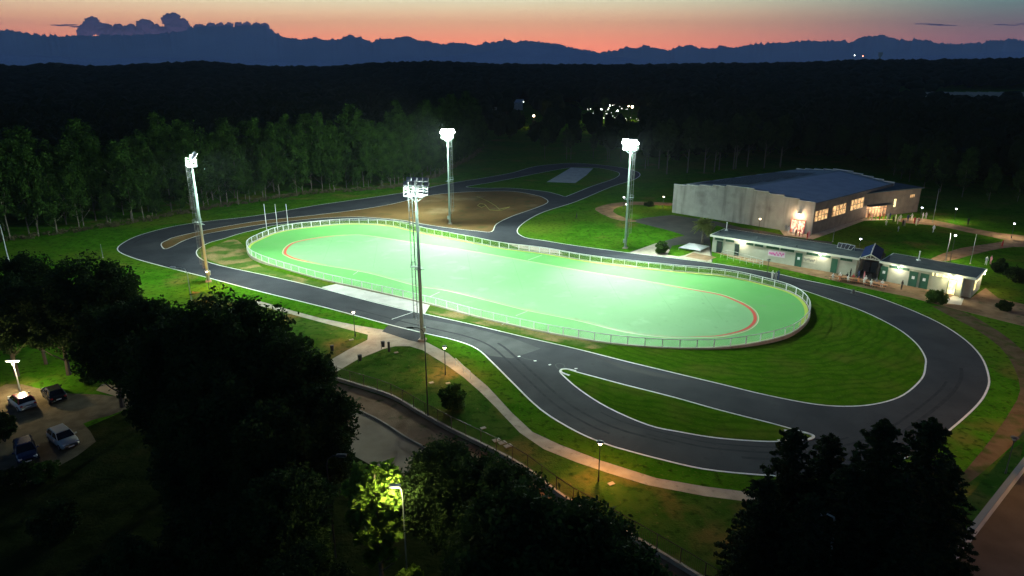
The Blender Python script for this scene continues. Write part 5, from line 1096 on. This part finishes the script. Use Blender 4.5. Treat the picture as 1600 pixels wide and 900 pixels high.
# palm
pt = thing('palm_tree', 'palm tree with drooping fronds beside the clubhouse corner', 'palm', P(1097, 380)); b = MB(); b.tube([(0, 0, 0), (.05, 0, 1.5), (0, 0, 4.05)], [.3, .24, .22], 9); b.build('trunk', M['bark'], pt)
rs = np.random.RandomState(5); Vp = []; Fp = []
for k in range(110):
    a = rs.rand() * 6.283; el_ = rs.uniform(-.6, 1.3); L_ = rs.uniform(1.9, 2.7); base = np.array([0, 0, 4.0]); d0 = np.array([math.cos(a) * math.cos(el_), math.sin(a) * math.cos(el_), math.sin(el_)]); side = np.array([-math.sin(a), math.cos(a), 0])
    prev = base
    for j in range(7):
        t_ = (j + 1) / 7; p_ = base + d0 * L_ * t_ + np.array([0, 0, -1]) * .75 * t_ * t_
        for s_ in (-1, 1):
            w_ = .75 * math.sin(math.pi * min(.95, t_ * .9 + .08)); b0 = len(Vp); Vp += [prev, p_, p_ + side * s_ * w_ + (p_ - prev) * .6 - np.array([0, 0, .14]), prev + side * s_ * w_ * .5 + (p_ - prev) * .7 - np.array([0, 0, .06])]; Fp.append((b0, b0 + 1, b0 + 2, b0 + 3))
        prev = p_
np_obj('fronds', np.array(Vp), np.array(Fp), leafmat('palm_frond', (.16, .22, .05), (.32, .34, .11), 3), pt)

# ------------------------------------------------------------------ distance: mountains, clouds, far buildings
def ridge(name, pts, dist, m, seed, amp, label=None, kind='structure', depth=2500, base=-20):
    rs = random.Random(seed); xs = [p[0] for p in pts]; ys = [p[1] for p in pts]; px = np.arange(xs[0], xs[-1] + 1, 1.5); V_ = []; rows = 9
    for k in range(rows):
        f = k / (rows - 1)      # 0 = front foot, .75 = crest, 1 = back foot
        for x in px:
            yy = np.interp(x, xs, ys) + amp * (noise.noise(Vector((x * .06, seed, 0))) + .9 * noise.noise(Vector((x * .16, seed, 3))) - 1.3 * abs(noise.noise(Vector((x * .11, seed, 5)))) + .9 * noise.noise(Vector((x * .37, seed, 7))) + .45 * noise.noise(Vector((x * .9, seed, 9))) + .25)
            dirv = Vector(((x - 800) / F, CP - ((102 - 450) / F) * SP * 1, 0)); dirv = Vector(((x - 800) / F / 1.0, 1.0524, 0)); dirv.normalize()
            dcr = dist; zc = max(30, H + (102 - yy) / F * dist * .955)
            if f <= .78: g_ = f / .78; dd = dist - depth * (1 - g_); rg = .5 + .5 * noise.noise(Vector((x * .03, g_ * 3, seed))) ; z = base + (zc - base) * (g_ ** (1.1 + .5 * rg))
            else: g_ = (1 - f) / .22; dd = dist + depth * .6 * (1 - g_); z = base + (zc - base) * g_
            V_.append((dirv.x * dd, dirv.y * dd, z))
    n = len(px); Fq = [(k * n + i, k * n + i + 1, (k + 1) * n + i + 1, (k + 1) * n + i) for k in range(rows - 1) for i in range(n - 1)]
    o = np_obj(name, np.array(V_), np.array(Fq), m); return tag(o, kind=kind)
MR = [(-500, 72), (-250, 68), (0, 60), (30, 58), (60, 61), (100, 64), (150, 62), (230, 60), (290, 55), (310, 48), (350, 46), (385, 44), (415, 43), (430, 50), (445, 60), (470, 63), (497, 60), (510, 64), (535, 62), (550, 56), (565, 60), (585, 66), (600, 61), (615, 62), (622, 58), (637, 58), (655, 63), (690, 69), (720, 67), (745, 70), (765, 67), (790, 62), (805, 67), (818, 63), (840, 65), (865, 68), (890, 74), (915, 78), (937, 83), (950, 79), (965, 78), (975, 74), (990, 75), (1010, 72), (1025, 76), (1045, 78), (1072, 71), (1100, 76), (1125, 74), (1150, 75), (1170, 71), (1195, 69), (1210, 70), (1240, 67), (1285, 67), (1320, 69), (1345, 62), (1372, 60), (1395, 67), (1440, 68), (1470, 74), (1510, 73), (1545, 70), (1600, 69), (1850, 66), (2100, 70)]
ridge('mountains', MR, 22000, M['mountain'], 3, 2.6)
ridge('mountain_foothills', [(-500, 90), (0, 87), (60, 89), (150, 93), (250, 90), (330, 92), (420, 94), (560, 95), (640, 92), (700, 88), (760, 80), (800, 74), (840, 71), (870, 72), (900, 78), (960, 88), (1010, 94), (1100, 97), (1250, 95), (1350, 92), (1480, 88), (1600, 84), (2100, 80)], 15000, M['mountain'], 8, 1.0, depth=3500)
# cumulus tops behind the ridge
def cloud(name, label, blobs, dist, sx=1.0, sz=.8):
    VVc = []; FFc = []; o_ = 0; rs = np.random.RandomState(int(blobs[0][0])); ic = bmesh.new(); bmesh.ops.create_icosphere(ic, subdivisions=4, radius=1); II = np.array([v.co[:] for v in ic.verts]); FI = np.array([[v.index for v in f.verts] for f in ic.faces]); ic.free()
    for (x, y, r_) in blobs:
        c = Vector(((x - 800) / F, 1.0524, 0)).normalized() * dist; z = H + (102 - y) / F * dist * .955; rr = r_ / F * dist
        nz = np.array([1 + .30 * noise.fractal(Vector(v) * 2.6 + Vector((x, y, 0)), .8, 2.1, 6) for v in II]); v = II * nz[:, None] * rr * np.array([sx, 1, sz]) + np.array([c.x, c.y, z]); VVc.append(v); FFc.append(FI + o_); o_ += len(v)
    o = np_obj(name, np.concatenate(VVc), np.concatenate(FFc), M['cloud'], smooth=True); tag(o, kind='structure')
cloud('cloud', '', [(150, 56, 10), (156, 48, 8), (164, 55, 9), (175, 60, 10), (140, 61, 8), (190, 61, 8)], 27500)
cloud('cloud', '', [(210, 59, 9), (237, 51, 10), (250, 56, 9), (262, 60, 10), (230, 60, 9), (283, 54, 13), (275, 43, 9), (282, 39, 7), (293, 48, 9), (303, 57, 8), (190, 61, 7), (320, 55, 9), (335, 56, 9), (322, 52, 5), (338, 50, 6), (352, 50, 6), (366, 48, 5), (380, 47.5, 5), (393, 48, 6), (408, 47.5, 5), (420, 49, 6), (215, 53, 5), (195, 54, 6), (178, 54, 6)], 27800)
cloud('cloud', '', [(120, 52, 2.2), (108, 53, 1.6), (132, 54, 2.0), (98, 52.5, 1.3)], 28000, 4.5, .4)
cloud('cloud', '', [(1450, 51, 2.0), (1438, 50, 1.6), (1462, 52, 1.8), (1425, 49.5, 1.3), (1475, 52.5, 1.3), (1550, 53, 1.6), (1568, 54, 1.5), (1585, 53, 1.6)], 28000, 5, .35)
# far warehouse
fw = Vector((1, .0, 0)); q0 = P(1406, 152, 7); q1 = P(1680, 152, 7); z0 = terrain(q0.x, q0.y) - 1
wh_ = thing('warehouse', 'long pale low warehouse roof showing over the forest far right', 'building', (q0.x, q0.y, z0)); L_ = (q1 - q0).length
b = MB(); b.box((L_ / 2, 30, 3), (L_, 60, 6)); b.build('wall', M['slab'], wh_)
b = MB()
for k in range(14):
    x0, x1 = L_ * k / 14, L_ * (k + 1) / 14; b.add([(x0, -1, 6), (x1, -1, 6), (x1, 61, 6), (x0, 61, 6), ((x0 + x1) / 2, -1, 8.2), ((x0 + x1) / 2, 61, 8.2)], [(0, 4, 5, 3), (4, 1, 2, 5), (0, 1, 4), (3, 5, 2)])
b.build('roof', mat('pale_roof', (.36, .31, .24), .9, spec=.05), wh_)
q0 = P(752, 172); b0 = thing('far_building', 'small dim pale building among the trees left of the far lamps', 'building', q0); MB().box((16, 6, 3), (38, 12, 6)).build('wall', M['concrete_light'], b0); b = MB(); b.add([(-4, -1, 6), (36, -1, 6), (36, 13, 6), (-4, 13, 6), (-4, 6, 8.5), (36, 6, 8.5)], [(0, 1, 5, 4), (2, 3, 4, 5), (1, 2, 5), (3, 0, 4)]); b.build('roof', M['slab'], b0)
# far lamps
fb = {'c': bulb_mat('far_lamp_cool', (.9, 1, .85), 14), 'w': bulb_mat('far_lamp_warm', (1, .7, .4), 22), 'r': bulb_mat('beacon_red', (1, .25, .15), 25)}
fl_ = [(834, 181, 7, 'w', .6, 2500, 'warm lamp alone left of the far lamp cluster'), (988, 167, 9, 'w', .75, 5000, 'brightest warm lamp of the far cluster, on its right'), (982, 166, 9, 'w', .4, 0, 'small warm lamp touching the brightest far one'), (939, 171, 8, 'c', .5, 2500, 'white lamp in the middle of the far cluster'), (935, 189, 6, 'c', .45, 900, 'white lamp low in the far cluster'), (953, 165, 8, 'c', .35, 2200, 'white lamp above the middle of the far cluster'), (965, 173, 8, 'c', .4, 1500, 'white lamp right of middle in the far cluster'), (818, 159, 8, 'c', .25, 0, 'tiny lamp above the lone warm one'), (990, 191, 5, 'c', .3, 900, 'lamp at the lower right of the far cluster'), (903, 176, 6, 'c', .25, 900, 'lamp at the left end of the far cluster')]
for (x, y, h, c_, r_, w, la) in fl_:
    q = P(x, y, h); q.z = 0; t = thing('far_street_lamp', la, 'street lamp', q, 0, 'far lamps among the forest')
    MB().cyl((0, 0, 0), (0, 0, h), .1, .07, 6).build('pole', M['darkmetal'], t); b = MB(); b.lathe([(0, h - r_), (r_ * .7, h - r_ * .7), (r_, h), (r_ * .7, h + r_ * .7), (0, h + r_)], n=10); b.build('lamp_glass', fb[c_], t)
    if w: point('far_lamp_light', (q.x, q.y - 1.2, h), w, (1, .95, .8) if c_ == 'c' else (1, .6, .3), .2)
rs = random.Random(4)
b = MB()
for k in range(70):
    x, y = rs.gauss(945, 26), rs.uniform(163, 190); x = min(1002, max(898, x)); q = P(x, y, 5); s = rs.uniform(.12, .42); b.box((q.x, q.y, 5), (s, s, s))
tag(b.build('village_lights', bulb_mat('village_light', (.9, .92, .70), 6)), 'scatter of tiny village lights glinting through the far trees', 'lights', kind='stuff')
# skyline masts
for (x, y, dist, la, nm, lit) in [(1333, 87, 1650, 'slim tower with a white light on the skyline', 'radio_tower', 'c'), (1346, 90, 1900, 'slim tower with a red beacon on the skyline', 'radio_tower', 'r'), (1373, 85, 1650, 'dark water tower on the skyline', 'water_tower', None)]:
    dv = Vector(((x - 800) / F, 1.0524, 0)).normalized() * dist; zt_ = H + (102 - y) / F * dist * .955; g0 = terrain(dv.x, dv.y)
    t = thing(nm, la, 'tower', (dv.x, dv.y, g0)); hh = zt_ - g0
    if nm == 'water_tower': MB().cyl((0, 0, 0), (0, 0, hh - 8), 2.0, 1.8, 10).build('shaft', M['slab'], t); MB().cyl((0, 0, hh - 8), (0, 0, hh), 3.5, 4.5, 12).build('tank', M['slab'], t)
    else:
        MB().cyl((0, 0, 0), (0, 0, hh), .9, .35, 6).build('mast', M['galv'], t); b = MB(); b.lathe([(0, -1), (.9, 0), (0, 1)], (0, -.5, hh - (2.5 if lit == 'c' else 0)), 8); b.build('beacon', fb[lit], t)
dv = Vector(((122 - 800) / F, 1.0524, 0)).normalized() * 2600; t = thing('far_street_lamp', 'tiny white light on the left skyline', 'street lamp', (dv.x, dv.y, terrain(dv.x, dv.y))); hh = 36 - terrain(dv.x, dv.y) + .5
MB().cyl((0, 0, 0), (0, 0, hh), .2, .1, 6).build('pole', M['galv'], t); b = MB(); b.lathe([(0, -1), (1, 0), (0, 1)], (0, 0, hh), 8); b.build('lamp_glass', fb['c'], t)

# ------------------------------------------------------------------ haze
if HAZE_DENSITY:
    hz = MB().box((0, 0, 0), (52000, 52000, 1)); hz.v = [(v[0], v[1], -21 if v[2] < 0 else 1500) for v in hz.v]
    hm = bpy.data.materials.new('haze'); hm.use_nodes = True; t = hm.node_tree; t.nodes.clear(); pv = t.nodes.new('ShaderNodeVolumePrincipled'); out = t.nodes.new('ShaderNodeOutputMaterial')
    pv.inputs['Color'].default_value = (.72, .82, 1, 1); pv.inputs['Density'].default_value = HAZE_DENSITY; pv.inputs['Anisotropy'].default_value = 0; t.links.new(pv.outputs[0], out.inputs['Volume'])
    tag(hz.build('haze', hm), kind='stuff')
